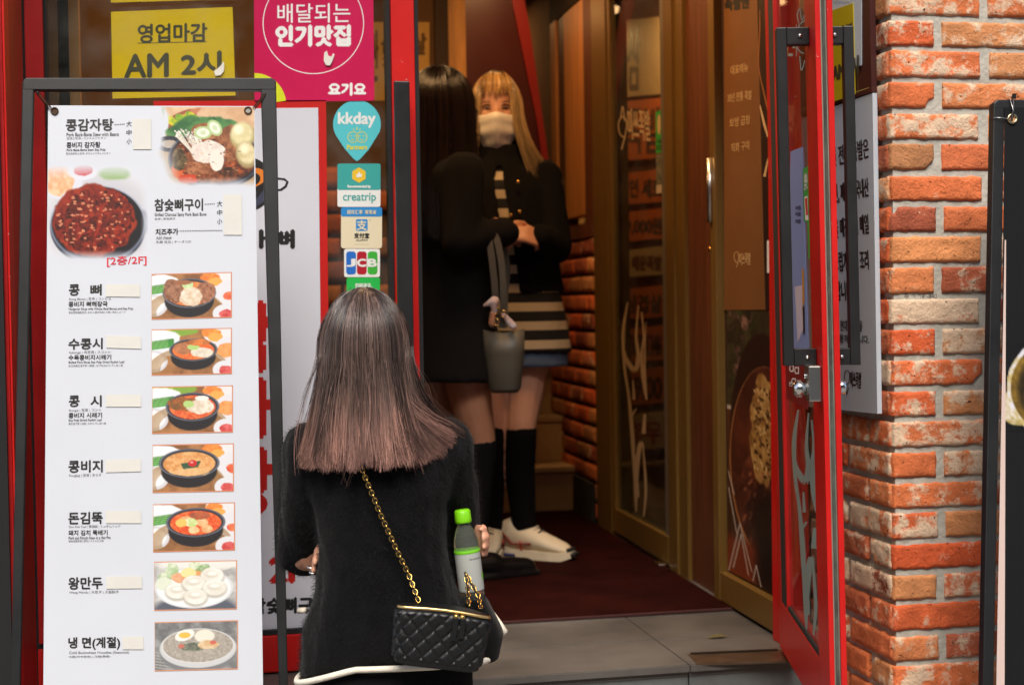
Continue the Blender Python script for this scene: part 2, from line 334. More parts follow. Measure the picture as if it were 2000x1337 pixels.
def brick(mb, o, ex, ey, ez, wd, hg, dp, cols, seed, hue=None, wht=None, step=.006, rough=1.0):
    """one reclaimed brick: front face wd x hg at o, ex right, ez up, ey outward; worn edges and chips in real relief"""
    nx, nz = max(3, int(wd / step)), max(3, int(hg / step)); g = []
    hue = RB.random() if hue is None else hue; wht = RB.choice([0, 0, .03, .06, .1, .14, .22]) if wht is None else wht
    cx, cz, cs = (RB.choice((0, 1)), RB.choice((0, 1)), RB.random() < .3)
    ox = Vector((seed * 3.1, seed * 1.7, 0)); base = len(mb.v)
    for lay in (0, 1):
        for j in range(nz + 1):
            for i in range(nx + 1):
                u, t = i / nx, j / nz; du, dt = min(u, 1 - u) * wd, min(t, 1 - t) * hg
                e = min(du, dt); q = mnoise.noise(Vector((u * wd * 30, t * hg * 30, 0)) + ox); q2 = mnoise.noise(Vector((u * wd * 110, t * hg * 110, 9)) + ox)
                edge = max(0, .005 - e) / .005; z = dp - edge * .003 + q * .0022 * rough + q2 * .0011 * rough
                sx = wd * u + (mnoise.noise(Vector((t * hg * 45, seed, u * 2))) * .0028 * rough if i in (0, nx) else 0)
                sz = hg * t + (mnoise.noise(Vector((u * wd * 45, seed + 5, t * 2))) * .0032 * rough if j in (0, nz) else 0)
                if cs:
                    dd = math.hypot((u - cx) * wd, (t - cz) * hg) + q * .006
                    if dd < .02: z -= (.02 - dd) * .6; sz += (.5 - cz) * 2 * (.02 - dd) * .35; sx += (.5 - cx) * 2 * (.02 - dd) * .35
                if lay == 0: z = -.01
                mb.v.append(tuple(o + ex * sx + ez * sz + ey * z)); cols.append((hue, wht, (seed * .137) % 1, 1))
    n = (nx + 1) * (nz + 1); k = mb.mi(cols.mat) if hasattr(cols, 'mat') else 0
    def F(q): mb.f.append([base + a for a in q]); mb.m.append(mb.cur); mb.sm.append(True)
    for j in range(nz):
        for i in range(nx): a = n + j * (nx + 1) + i; F((a, a + 1, a + nx + 2, a + nx + 1))
    for i in range(nx):
        F((i, i + 1, n + i + 1, n + i)); a = nz * (nx + 1) + i; F((a + 1, a, n + a, n + a + 1))
    for j in range(nz):
        a = j * (nx + 1); F((a + nx + 1, a, n + a, n + a + nx + 1)); a += nx; F((a, a + nx + 1, n + a + nx + 1, n + a))
def brick_obj(mb, name, parent, cols, m):
    o = mb.build(name, parent, m); at = o.data.color_attributes.new('Brick', 'FLOAT_COLOR', 'POINT')
    at.data.foreach_set('color', np.array(cols, np.float32).ravel()); return o

# ------------------------------------------------------------------ ground and floors
FZ = .68
PAVE = mat('pavement_stone', (128, 124, 118), rough=.85, var=.15, vscale=3, bump=.2, bscale=80)
g = MB().box(-60, 60, -60, 60, -.5, 0, PAVE).build('ground'); tag(g, kind='structure')
TILE = mat('entrance_tile', (80, 77, 73), rough=.5, var=.42, vscale=3.0, bump=.12, bscale=60)
GROUT = mat('tile_grout', (60, 56, 52), rough=.9)
STONE = mat('riser_stone', (92, 96, 95), rough=.7, var=.2, vscale=12, bump=.2, bscale=90)
fl = MB().box(-2.4, 1.72, 3.392, 7.6, FZ - .12, FZ - .008, GROUT)
ys = [3.372, 3.64, 3.90] + [3.90 + .30 * k for k in range(1, 13)]
xs = [1.118 + .6 * k for k in range(-6, 2)] + [1.715]
for i in range(len(xs) - 1):
    for j in range(len(ys) - 1):
        fl.box(xs[i] + .0015, xs[i + 1] - .0015, ys[j] + .0015, ys[j + 1] - .0015, FZ - .03, FZ + RB.uniform(-.0006, .0006), TILE, bev=.0012)
for i in range(len(xs) - 1):                                      # grooved nosing along the step and the stone plinth under it
    fl.box(xs[i] + .002, xs[i + 1] - .002, 3.364, 3.3705, FZ - .017, FZ - .002, TILE)
    fl.box(xs[i] + .002, xs[i + 1] - .002, 3.376, 3.392, 0, FZ - .0215, STONE)
tag(fl.build('entrance_floor'), kind='structure')
CEILM = mat('painted_ceiling', (70, 58, 46), rough=.9)
tag(MB().box(-2.4, 3.2, 3.6, 8.6, 3.0, 3.15, CEILM).build('ceiling'), kind='structure')

# ------------------------------------------------------------------ walls of the shop
SHOP = thing('shop_building', 'brown shop building with dim interior behind the red framed window and open door', 'building', (-.4, 3.6, 0))
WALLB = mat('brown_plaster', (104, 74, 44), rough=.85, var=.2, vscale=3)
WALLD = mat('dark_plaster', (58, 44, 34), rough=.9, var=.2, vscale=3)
BEIGE = mat('beige_plaster', (176, 146, 98), rough=.8, var=.08, vscale=2)
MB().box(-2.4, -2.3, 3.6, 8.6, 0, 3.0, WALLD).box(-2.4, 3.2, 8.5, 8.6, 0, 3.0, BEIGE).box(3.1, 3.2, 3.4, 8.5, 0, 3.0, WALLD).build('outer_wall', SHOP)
MB().box(-2.6, 3.2, 3.45, 3.6, 2.62, 3.6, mat('signboard_red', (120, 18, 16), rough=.6)).build('lintel', SHOP)
MB().box(-.64, -.42, 3.5, 3.6, 0, 2.62, REDDK).build('facade_post', SHOP); MB().box(-2.6, -.643, 3.5, 3.6, 0, 2.62, mat('grey_facade', (92, 86, 78), rough=.85, var=.15, vscale=3, bump=.2, bscale=60)).build('facade_pier', SHOP)
MB().box(-2.6, 3.2, 3.15, 3.45, 2.98, 3.06, mat('canopy_grey', (120, 120, 118), rough=.7)).build('added_canopy', SHOP)  # unseen overhang added to hold sky light back from the shop front
# partition behind the window: brown wall, dark post and warm board
BW = Plane((0, 5.4, 0), (0, -1, 0))
bw = MB().box(-2.3, PY(851, 100, 5.4).x, 5.4, 5.5, FZ, 3.0, WALLB)
bw.build('partition_wall', SHOP)
MB().box(PY(851, 100, 5.36).x, PY(876, 100, 5.36).x, 5.36, 5.5, FZ, 3.0, mat('dark_post', (62, 44, 28), rough=.7)).build('partition_post', SHOP)
MB().box(PY(876.5, 100, 5.38).x, PY(910, 100, 5.38).x, 5.38, 5.5, FZ, 3.0, mat('warm_board', (238, 168, 88), rough=.5, var=.25, vscale=3, stretch=(10, 10, 1.5))).build('wood_board', SHOP)
# brick dado on the partition seen between the stickers
cols = []; mb = MB(); mb.cur = 0; s = 900
for k in range(22):
    z = FZ + .02 + .085 * k; x = -.5 + (.13 if k % 2 else 0)
    while x < PY(845, 400, 5.37).x - .22:
        if z < 2.0: brick(mb, Vector((x, 5.385, z)), Vector((1, 0, 0)), Vector((0, -1, 0)), Vector((0, 0, 1)), .235, .07, .012, cols, s, step=.02, wht=RB.choice([0, 0, .05])); s += 1
        x += .25
brick_obj(mb, 'brick_dado', SHOP, cols, BRICKD)

# right wall of the vestibule: plane RW, drawn from the pavement end to the stairs
RW = Plane((1.455, 3.9, 0), (-1, .0225, 0))
def rwy(px): return RW.at(px, 590).y
def rwx(y): return 1.455 + .0225 * (y - 3.9)
def wallbox(mb, pxl, pxr, z0, z1, o0, o1, m):
    """a box on the right wall between two photo columns (left one is the farther)"""
    a, b = RW.at(pxl, 590), RW.at(pxr, 590); vs = []
    for z in (z0, z1):
        for p, o in ((a, o0), (a, o1), (b, o1), (b, o0)): q = p + RW.n * o; vs.append((q.x, q.y, z))
    return mb.add(vs, [(0, 1, 2, 3), (4, 7, 6, 5), (0, 4, 5, 1), (1, 5, 6, 2), (2, 6, 7, 3), (3, 7, 4, 0)], m)
TOP = 2.75
wallbox(MB(), 1346, 1407, FZ, TOP, -.06, .0, WOODD).build('wood_panel', SHOP)
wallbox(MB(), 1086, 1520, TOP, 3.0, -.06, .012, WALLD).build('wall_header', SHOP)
wallbox(MB(), 1166, 1181, FZ, TOP, -.06, .01, GOLDF).build('door_jamb', SHOP); wallbox(MB(), 1181.5, 1200, FZ, TOP, -.06, .022, GOLDF).build('door_jamb', SHOP)
wallbox(MB(), 1313, 1329, FZ, TOP, -.06, .02, GOLDF).build('door_jamb', SHOP); wallbox(MB(), 1329.5, 1345.5, FZ, TOP, -.06, .012, GOLDF).build('door_jamb', SHOP)
# wood and brick stretch beside the stairs
mb = MB(); wallbox(mb, 1111, 1150, PX(1110, 427, 1.5).z, TOP, -.05, .006, WOOD); mb.build('pine_panel', SHOP)
mb = MB(); wallbox(mb, 1088, 1098, 1.86, TOP, -.05, .014, WOOD); wallbox(mb, 1098.5, 1110.5, 1.86, TOP, -.05, .004, WOODD)
wallbox(mb, 1150.5, 1165.5, 1.86, TOP, -.05, .01, WOODD); wallbox(mb, 1088, 1165.5, 1.80, 1.858, -.05, .02, WOODD); mb.build('pine_trim', SHOP)
cols = []; mb = MB(); mb.cur = 0
ya, yb = rwy(1165.5), rwy(1072)
exw = (RW.at(1165.5, 590) - RW.at(1072, 590)); exw.z = 0; run = exw.length; exw.normalize(); o0 = RW.at(1072, 590)
k = 0; z = FZ + .02
while z < 1.78:
    x = run - (.10 if k % 2 else .2)
    first = True; xr = run
    while xr > .02:
        wd = (.10 if (first and k % 2) else .205); wd = min(wd, xr)
        yy = (o0 + exw * (xr - wd)).y
        dark = z < FZ + .15 and yy < 5.8
        p = Vector((o0.x, o0.y, z)) + exw * (xr - wd)
        brick(mb, p, exw, RW.n, Vector((0, 0, 1)), wd - .004, .058, .016, cols, s, step=.012, wht=RB.choice([0, 0, .03, .08, .14]), hue=RB.random()); s += 1
        xr -= wd + .012; first = False
    k += 1; z += .074
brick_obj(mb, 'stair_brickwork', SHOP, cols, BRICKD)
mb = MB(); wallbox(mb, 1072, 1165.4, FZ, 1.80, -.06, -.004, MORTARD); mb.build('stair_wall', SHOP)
mb = MB(); wallbox(mb, 1128, 1165.4, FZ, FZ + .16, .0165, .03, mat('dark_skirting', (36, 38, 36), rough=.7)); mb.build('skirting', SHOP)
# stairs at the back
STEP = mat('beige_stone_step', (184, 156, 112), rough=.6, var=.14, vscale=4, bump=.1, bscale=60)
st = MB(); Ys = [5.95, 6.18, 6.40, 6.64, 6.88, 7.12, 7.36, 7.6]
for k, y in enumerate(Ys):
    st.box(.55, rwx(y) - .004, y, 8.3, FZ + .19 * k + .0008, FZ + .19 * (k + 1) - .022, STEP)
    st.box(.55, rwx(y) - .003, y - .014, 8.3, FZ + .19 * (k + 1) - .0215, FZ + .19 * (k + 1), STEP, bev=.003)
tag(st.build('staircase'), 'beige stone staircase climbing at the back of the entrance passage', 'staircase')
# beige back wall and red stair side
BK = Plane((0, 7.9, 0), (0, -1, 0)); MB().box(.5, 3.0, 7.9, 8.0, FZ, 3.0, BEIGE).build('stair_back_wall', SHOP)
SP = Plane((0, 5.9, 0), (0, -1, 0))
rp = thing('stair_side_panel', 'dark red panel with a slanting bright red edge beside the stairs', 'stair panel', (1.1, 5.9, FZ))
REDD = mat('dark_red_panel', (66, 14, 10), rough=.35, var=.15, vscale=3)
MB().slab(SP, [(905, -60), (985, -60), (1046, 235), (1074, 430), (1076, 560), (1010, 690), (905, 690)], -.03, 0, REDD).build('panel', rp)
MB().slab(SP, [(986, -60), (1012, -60), (1034, 60), (1086, 420), (1086, 560), (1077, 560), (1075, 430), (1047, 235)], -.03, .012, mat('red_edge', (128, 16, 11), rough=.4)).build('edge_strip', rp)
# room behind the glass door: side wall carrying menu boards
MB().box(2.05, 2.1, 3.6, 8.4, FZ, 3.0, mat('room_wall', (84, 52, 28), rough=.85, var=.2, vscale=3)).box(1.56, 3.1, 8.4, 8.45, FZ, 3.0, WALLB).build('dining_room_wall', SHOP)
MB().box(rwx(6.3) + .002, rwx(6.3) + .05, 6.32, 7.9, FZ, 3.0, WALLB).build('added_stair_wall', SHOP)  # wall added to keep dining-room lamp light off the stair back wall
tag(MB().box(1.725, 3.1, 3.5, 8.4, FZ - .1, FZ - .001, mat('dining_floor', (80, 60, 44), rough=.5)).build('dining_floor'), kind='structure')

# ------------------------------------------------------------------ brick pillar, seen from the front and its left side
PIL = thing('brick_pillar', 'reclaimed orange brick pillar with grey mortar beside the open red door', 'pillar', (1.57, 3.2, 0))
PF = Plane((0, 2.98, 0), (0, -1, 0)); XL = 1.455
cols = []; mb = MB(); mb.cur = 0; X1 = XL + .60
EX, EYF, EZ = Vector((1, 0, 0)), Vector((0, -1, 0)), Vector((0, 0, 1))
pitch = .0668; zc = PF.at(1840, 631).z + pitch
rows = range(-30, 22); rows_z = {k: zc + .0002 + pitch * k for k in rows}
# hue / bloom of the courses in view, top to bottom (long, or half + part)
look = {9: (.45, .16), 8: (.62, .18), 7: (.5, .14), 6: (.5, .02), 5: (.46, .2), 4: (.98, -.02), 3: (.5, .0), 2: (.05, .04), 1: (.85, -.02), 0: (.8, .05), -1: (.6, .34), -2: (.66, .10), -3: (.55, .14), -4: (.62, .12), -5: (.4, .18), -6: (.5, .04), -7: (.48, .12), -8: (.6, .2), -9: (.68, .06), -10: (.9, .0), -11: (.7, .05), -12: (.8, .12), -13: (.5, .1)}
for k in rows:
    z = rows_z[k]; h = .0535 + RB.uniform(-.002, .002); hu, wh = look.get(k, (RB.random(), RB.choice([0, .05, .1, .2])))
    x0 = XL + .0035 + RB.uniform(-.002, .002)
    if k % 2:                                                    # stretcher
        brick(mb, Vector((x0, 2.992, z)), EX, EYF, EZ, .212 + RB.uniform(-.004, .004), h, .012, cols, s, hu, wh, step=.004); s += 1
        brick(mb, Vector((x0 + .234, 2.992, z)), EX, EYF, EZ, .21, h, .012, cols, s, None, None, step=.006); s += 1
        side = [(.0, .105), (.117, .215), (.344, .1)]
    else:
        wq = .104 + RB.uniform(-.004, .004)
        brick(mb, Vector((x0, 2.992, z)), EX, EYF, EZ, wq, h, .012, cols, s, hu, wh, step=.004); s += 1
        brick(mb, Vector((x0 + wq + .02, 2.992, z)), EX, EYF, EZ, .212, h, .012, cols, s, (hu + .3) % 1, RB.choice([.0, .05, .12, .26]), step=.004); s += 1
        side = [(.0, .215), (.229, .105), (.346, .1)]
    for a, b in side:                                            # left side, running back from the corner
        o = Vector((XL + .012, 2.99 + a + b, z)); brick(mb, o, Vector((0, -1, 0)), Vector((-1, 0, 0)), EZ, b - .003, h, .012, cols, s, None, RB.choice([.05, .1, .16, .24]), step=.006); s += 1
brick_obj(mb, 'brickwork', PIL, cols, BRICK)
MB().box(XL + .0095, X1 - .003, 2.9862, 3.44, 0, 3.0, MORTAR).build('mortar_core', PIL)
note = MB(); note.text(PF, '주 ㄱㄱ= -840', 1766, 573, 1830, 585, -.0055, mat('pencil', (96, 92, 86)), dy=-1); note.build('pencil_note', PIL)
MB().box(X1 + .002, 3.2, 3.12, 3.22, 0, 2.98, mat('side_wall', (122, 108, 98), rough=.9, var=.15, vscale=6, bump=.4, bscale=80)).build('side_wall', SHOP)

# ------------------------------------------------------------------ unseen building added opposite to block low sky light; it also shows in the glass
ob_ = thing('added_opposite_building', 'plain beige unseen building added across the street, mirrored in the shop glass', 'building', (0, -10, 0))
OW = mat('opposite_render', (150, 138, 120), rough=.9, var=.15, vscale=.6); mb = MB(); xs_ = [-26 + 2.6 * k for k in range(21)]
zl_ = [0, 1.0, 2.6, 4.2, 5.7, 7.3, 8.8, 10.4, 11.6]
for k in range(len(zl_) - 1):
    if k % 2 == 0: mb.box(-26, 26, -10.4, -10, zl_[k], zl_[k + 1], OW)
    else:
        for x in xs_: mb.box(x - .65, x + .65, -10.4, -10.002, zl_[k], zl_[k + 1], OW)
mb.build('wall', ob_); MB().box(-26, 26, -10.7, -10.5, 0, 11.5, mat('opposite_window', (34, 38, 42), rough=.1)).build('window_glazing', ob_)
# ------------------------------------------------------------------ shop window with red frame
FY = 3.56; FP = Plane((0, FY, 0), (0, -1, 0))
def fx(px, y=FY, py=590): return PY(px, py, y).x
WT = 2.62
win = thing('shop_window', 'large glass shop window in a red frame, left of the doorway', 'window', (.05, FY, FZ))
MB().box(fx(102), fx(768), FY, FY + .008, FZ + .09, WT, GLASS).build('glass_pane', win)
zb = FP.at(300, 1250).z
MB().box(fx(60), fx(820), FY - .025, FY + .05, FZ + .004, zb, RED, bev=.003).box(fx(60), fx(820), FY - .02, FY + .04, zb + .0005, zb + .012, RUBBER).build('bottom_rail', win)
MB().box(fx(63), fx(98), FY - .03, FY + .05, zb + .013, WT, REDDK, bev=.003).build('frame_post', win)
MB().box(fx(98.5), fx(104), FY - .01, FY + .03, zb + .013, WT, RUBBER).build('gasket', win)
MB().box(fx(50), fx(62), FY - .005, FY + .05, FZ, WT, RUBBER).build('gasket', win)  # black strip standing in for the shade of the gap beside the post
MB().box(fx(762), fx(769.5), FY - .012, FY + .04, zb + .013, WT, RUBBER).build('gasket', win)
MB().box(fx(770), fx(814.5), FY - .03, FY + .05, zb + .013, WT, RED, bev=.002).build('frame_post', win)
MB().box(fx(815), fx(823), FY - .022, FY + .05, FZ + .004, WT, RUBBER).build('gasket', win)
hz = FP.at(790, 172).z
hb = MB().box(fx(776, FY - .1), fx(806, FY - .1), FY - .112, FY - .094, .92, hz, BLACK, bev=.003)
hb.box(fx(783, FY - .06), fx(800, FY - .06), FY - .0935, FY - .0305, hz - .03, hz - .006, BLACK).box(fx(783, FY - .06), fx(800, FY - .06), FY - .0935, FY - .0305, .93, .955, BLACK)
hb.build('handle', win)
# upright strips of the interior right behind the left part of the glass
strip = thing('partition_screen', 'slatted upright wooden screen with a dark slat behind the window glass', 'screen', (fx(135), FY + .22, FZ))
for a, b, c in ((104, 125, (150, 122, 82)), (127, 145, (30, 36, 34)), (146, 166, (186, 138, 84))):
    MB().box(fx(a, FY + .2), fx(b, FY + .2), FY + .2, FY + .24, FZ, 2.6, mat('slat_%d' % a, c, rough=.6, var=.15, vscale=3, stretch=(8, 8, .6))).build('slat', strip)

PO = .003                                                            # posters stand this far off the glass
# ------------------------------------------------------------------ yellow closing-time notices in clear sleeves
YEL = mat('yellow_paper', (206, 180, 22), rough=.35, spec=.5, var=.04, vscale=4); SLEEVE = mat_glass('plastic_sleeve', (252, 252, 250), dirt=.025, rough=.05, ior=1.3)
GREYINK = mat('grey_ink', (60, 62, 40), rough=.5); TORN = mat('torn_paper', (222, 220, 208), rough=.8, var=.1, vscale=60)
ny = thing('closing_time_notice', 'yellow paper notice reading AM 2 in a clear sleeve on the window, upper left', 'notice', FP.at(340, 190))
sh = MB(); quad = [(217, 24), (454, 14.5), (460, 187), (220, 193)]; sh.slab(FP, quad, 0.0004, PO, YEL); sh.build('paper', ny)
MB().slab(FP, [(213, 16), (459, 8), (466, 190), (216, 198)], PO + .0006, PO + .0014, SLEEVE).build('sleeve', ny)
t = MB(); t.text(FP, '영업마감', 270, 48, 404, 84, PO + .0003, GREYINK, bold=1.2, dy=-2)
t.slab(FP, [(269, 84.5), (404, 81.5), (404, 83), (269, 86)], PO, PO + .0002, GREYINK)
t.text(FP, 'AM', 244, 108, 328, 152, PO + .0003, GREYINK, bold=2.0, dy=-3); t.text(FP, '2시', 355, 103, 431, 149, PO + .0003, GREYINK, bold=2.2, dy=-2); t.build('lettering', ny)
MB().slab(FP, [(418, 140), (425, 135), (432, 128), (436, 121), (438, 126), (437, 140), (431, 148), (420, 149)], PO + .0015, PO + .004, TORN).build('torn_scrap', ny)
n2 = thing('yellow_notice', 'yellow paper notice cut off by the top edge above the AM 2 notice', 'notice', FP.at(340, 5))
MB().slab(FP, [(216, -150), (458, -156), (459, -1), (217, 6)], .0004, PO, YEL).build('paper', n2)
MB().slab(FP, [(213, -154), (462, -160), (463, 3), (214, 10)], PO + .0006, PO + .0014, SLEEVE).build('sleeve', n2)
# ------------------------------------------------------------------ pink delivery poster
PINK = mat('pink_vinyl', (196, 28, 82), rough=.3, var=.1, vscale=3); LIME = mat('lime_ink', (206, 212, 34), rough=.4)
pk = thing('delivery_poster', 'pink delivery poster with white Korean lettering inside a thin white circle', 'poster', FP.at(610, 198))
MB().slab(FP, [(495, -180), (727, -184), (731, 197), (497, 200)], .0004, PO, PINK).build('sheet', pk)
t = MB(); cxp, cyp, R0 = 612, 46, 99
for a0 in range(0, 360, 4):
    a, b = math.radians(a0), math.radians(a0 + 4)
    t.face(FP, [(cxp + R0 * math.cos(a), cyp + R0 * math.sin(a)), (cxp + R0 * math.cos(b), cyp + R0 * math.sin(b)), (cxp + (R0 - 1.7) * math.cos(b), cyp + (R0 - 1.7) * math.sin(b)), (cxp + (R0 - 1.7) * math.cos(a), cyp + (R0 - 1.7) * math.sin(a))], PO + .0003, WHITE)
t.text(FP, '배달되는', 542, 8, 684, 45, PO + .0003, WHITE, bold=.3, dy=-1); t.text(FP, '인기맛집', 540, 51, 683, 90, PO + .0003, WHITE, bold=2.4, dy=-1)
t.text(FP, '요기요', 642, 163, 714, 186, PO + .0003, WHITE, bold=1.6); t.build('lettering', pk)
t = MB()
for r0, r1 in ((32, 62),):
    for k in range(12):
        a, b = math.radians(-90 + 7.5 * k), math.radians(-90 + 7.5 * (k + 1))
        t.face(FP, [(497 + r1 * math.cos(a), 205 + r1 * math.sin(a)), (497 + r1 * math.cos(b), 205 + r1 * math.sin(b)), (497 + r0 * math.cos(b), 205 + r0 * math.sin(b)), (497 + r0 * math.cos(a), 205 + r0 * math.sin(a))] if 205 + r1 * math.sin(b) < 199 else [(497 + r1 * math.cos(a), min(198, 205 + r1 * math.sin(a))), (497 + r0 * math.cos(a), min(198, 205 + r0 * math.sin(a))), (497 + r0, 198)], PO + .0003, LIME)
t.build('lime_arc', pk)
MB().slab(FP, [(633, 104), (638, 100), (641, 110), (647, 112), (650, 105), (653, 108), (648, 122), (644, 129), (636, 128), (632, 120)], PO + .0004, PO + .004, TORN).build('torn_scrap', pk)

# ------------------------------------------------------------------ stickers in a column
def rrect(x0, y0, x1, y1, r, n=5):
    o = []
    for cx, cy, a0 in ((x1 - r, y0 + r, -90), (x1 - r, y1 - r, 0), (x0 + r, y1 - r, 90), (x0 + r, y0 + r, 180)):
        o += [(cx + r * math.cos(math.radians(a0 + 90 * k / n)), cy + r * math.sin(math.radians(a0 + 90 * k / n))) for k in range(n + 1)]
    return o
def circ(mb, pl, cx, cy, r, th, off, m, n=26):
    for k in range(n):
        a, b = 2 * math.pi * k / n, 2 * math.pi * (k + 1) / n
        mb.face(pl, [(cx + r * math.cos(a), cy + r * math.sin(a)), (cx + r * math.cos(b), cy + r * math.sin(b)), (cx + (r - th) * math.cos(b), cy + (r - th) * math.sin(b)), (cx + (r - th) * math.cos(a), cy + (r - th) * math.sin(a))], off, m)
TEAL = mat('turquoise_vinyl', (84, 188, 196), rough=.35); STW = mat('sticker_white', (222, 224, 220), rough=.4); YIN = mat('yellow_ink', (208, 200, 60), rough=.5)
k1 = thing('teardrop_sticker', 'turquoise teardrop sticker with white wordmark and two smiling faces, on the glass', 'sticker', FP.at(697, 314), 0, 'stickers on the window')
pts = [(697 + 46.5 * math.cos(math.radians(a)), 243 + 47 * math.sin(math.radians(a))) for a in range(-205, 26, 8)] + [(735, 268), (720, 292), (704, 310), (697, 315), (690, 310), (674, 292), (658, 268)]
MB().slab(FP, pts, .0004, .0016, TEAL).build('vinyl', k1)
t = MB(); t.text(FP, 'kkday', 661, 220, 733, 249, .0019, STW, bold=1.1); t.text(FP, 'Partners', 678, 283, 717, 292, .0019, YIN, bold=.5)
for cx in (689.5, 706.5):
    circ(t, FP, cx, 268, 11, 1.4, .0019, YIN)
    t.face(FP, [(cx - 5, 270), (cx, 273), (cx + 5, 270), (cx, 275)], .0019, YIN)
    for e in (-4, 4): t.face(FP, [(cx + e - 2, 265), (cx + e + 2, 265), (cx + e + 2, 266.3), (cx + e - 2, 266.3)], .0019, YIN)
for x0, y0, x1, y1 in ((697, 248, 697, 254), (690, 251, 692, 255), (704, 251, 702, 255)): t.face(FP, [(x0 - .8, y0), (x0 + .8, y0), (x1 + .8, y1), (x1 - .8, y1)], .0019, YIN)
t.build('lettering', k1)
k2 = thing('award_sticker', 'square sticker, teal above and white below, with a yellow hexagon badge', 'sticker', FP.at(701, 404), 0, 'stickers on the window')
TEAL2 = mat('teal_vinyl', (60, 158, 152), rough=.35)
MB().slab(FP, rrect(659, 320, 743, 404, 4), .0004, .0014, STW).build('vinyl', k2)
t = MB(); t.slab(FP, rrect(659, 319.6, 743, 371, 4), .0015, .0017, TEAL2)
t.face(FP, [(701 + 15 * math.sin(math.radians(60 * k)), 342 - 15 * math.cos(math.radians(60 * k))) for k in range(6)], .0020, mat('badge_yellow', (222, 184, 46), rough=.4))
t.face(FP, [(696, 340), (699, 340), (701, 335), (703, 336), (702.5, 339.5), (707, 340), (706, 346), (696, 346)], .0023, STW)
t.text(FP, 'Recommended by', 679, 361.5, 724, 368, .0020, STW, bold=.4); t.text(FP, 'creatrip', 670, 377, 734, 397, .0017, TEAL2, bold=.35); t.build('lettering', k2)
k3 = thing('payment_sticker', 'cream payment sticker with a blue top strip and blue square logo', 'sticker', FP.at(706, 485), 0, 'stickers on the window')
CREAM = mat('cream_vinyl', (218, 208, 176), rough=.4); BLUE = mat('azure_ink', (44, 132, 196), rough=.4)
MB().slab(FP, rrect(666, 405, 746, 485, 5), .0004, .0014, CREAM).build('vinyl', k3)
t = MB(); t.slab(FP, rrect(666, 404.6, 746, 423, 4), .0015, .0017, BLUE); t.text(FP, '超优汇率  笔笔省', 678, 410, 735, 418, .0020, CREAM, bold=.2)
t.slab(FP, rrect(695, 428, 718, 451, 3), .0015, .0017, BLUE); t.text(FP, '支', 697, 430, 716, 449, .0020, CREAM, bold=.5)
t.text(FP, '支付宝', 692, 455, 721, 465, .0017, INK, bold=.5); t.text(FP, 'ALIPAY', 695, 467, 719, 471, .0017, INK, bold=.1); t.text(FP, 'TM', 721, 429, 725, 431, .0017, INK)
t.slab(FP, [(692, 477), (721, 477), (721, 477.6), (692, 477.6)], .0015, .0016, mat('grey_rule', (160, 152, 130))); t.build('lettering', k3)
k4 = thing('card_sticker', 'white card sticker with blue, red and green striped lettering panels', 'sticker', FP.at(707, 541), 0, 'stickers on the window')
MB().slab(FP, rrect(672, 486, 742, 541, 4), .0004, .0014, STW).build('vinyl', k4)
t = MB(); x = 676
for (c1, ch) in (((36, 104, 190), 'J'), ((168, 24, 40), 'C'), ((60, 168, 56), 'B')):
    t.slab(FP, rrect(x, 491, x + 19, 536, 6), .0015, .0017, mat('card_%s' % ch, c1, rough=.4)); t.text(FP, ch, x + 1.5, 506, x + 17.5, 520, .0020, STW, bold=1.0); x += 21
t.build('lettering', k4)
k5 = thing('green_sticker', 'bright green sticker with white Chinese characters, lowest of the window stickers', 'sticker', FP.at(709, 600), 0, 'stickers on the window')
MB().slab(FP, rrect(677, 542, 742, 606, 3), .0004, .0014, mat('green_vinyl', (36, 176, 74), rough=.4)).build('vinyl', k5)
t = MB(); t.text(FP, '扫码有礼', 694, 553, 726, 562, .0017, STW, bold=.4); t.build('lettering', k5)

# ------------------------------------------------------------------ white poster with a red border, partly behind the menu stand
wp = thing('framed_poster', 'tall white poster with a red border, a black pot drawing and red lettering', 'poster', FP.at(480, 1243))
PW = mat('poster_white', (204, 206, 214), rough=.4, var=.02, vscale=2)
MB().slab(FP, [(300, 198), (636.5, 196), (648, 1240), (300, 1252)], .0004, .003, mat('poster_red', (186, 24, 20), rough=.4)).build('border', wp)
MB().slab(FP, [(318, 214), (621, 211), (632, 1225), (318, 1236)], .0035, .0055, PW).build('sheet', wp)
t = MB(); o = .0058; RI = mat('red_ink', (186, 24, 18), rough=.45); NAVY = mat('navy_ink', (56, 60, 80), rough=.5); ORI = mat('orange_ink', (214, 120, 34), rough=.5)
def epts(cx, cy, rx, ry, a0, a1, n=20, rot=0):
    r = []
    for k in range(n + 1):
        a = math.radians(a0 + (a1 - a0) * k / n); x, y = rx * math.cos(a), ry * math.sin(a); r.append((cx + x * math.cos(rot) - y * math.sin(rot), cy + x * math.sin(rot) + y * math.cos(rot)))
    return r
t.face(FP, epts(488, 360, 44, 52, -90, 90), o, INK); t.face(FP, epts(489, 362, 39, 42, -10, 90), o + .0002, NAVY)
t.face(FP, epts(490, 350, 37, 24, 0, 360, 28, -.25), o + .0004, INK); t.face(FP, epts(489, 348, 32, 19, 0, 360, 28, -.25), o + .0006, ORI); t.face(FP, epts(487, 351, 22, 14, 0, 360, 24, -.2), o + .0008, INK); t.face(FP, epts(486, 352, 13, 9, 0, 360, 20), o + .0010, mat('bone_ink', (200, 192, 170)))
circ(t, FP, 0, 0, 0, 0, o, INK, 3) if False else None
hp = [(532, 346), (556, 348), (564, 355), (560, 366), (550, 373), (532, 374)]
t.face(FP, [(532, 346), (556, 348), (564, 355), (559, 355), (553, 352), (532, 350)], o, INK); t.face(FP, [(564, 355), (560, 366), (550, 373), (547, 369), (556, 363), (559, 355)], o, INK); t.face(FP, [(550, 373), (532, 374), (532, 370), (547, 369)], o, INK)
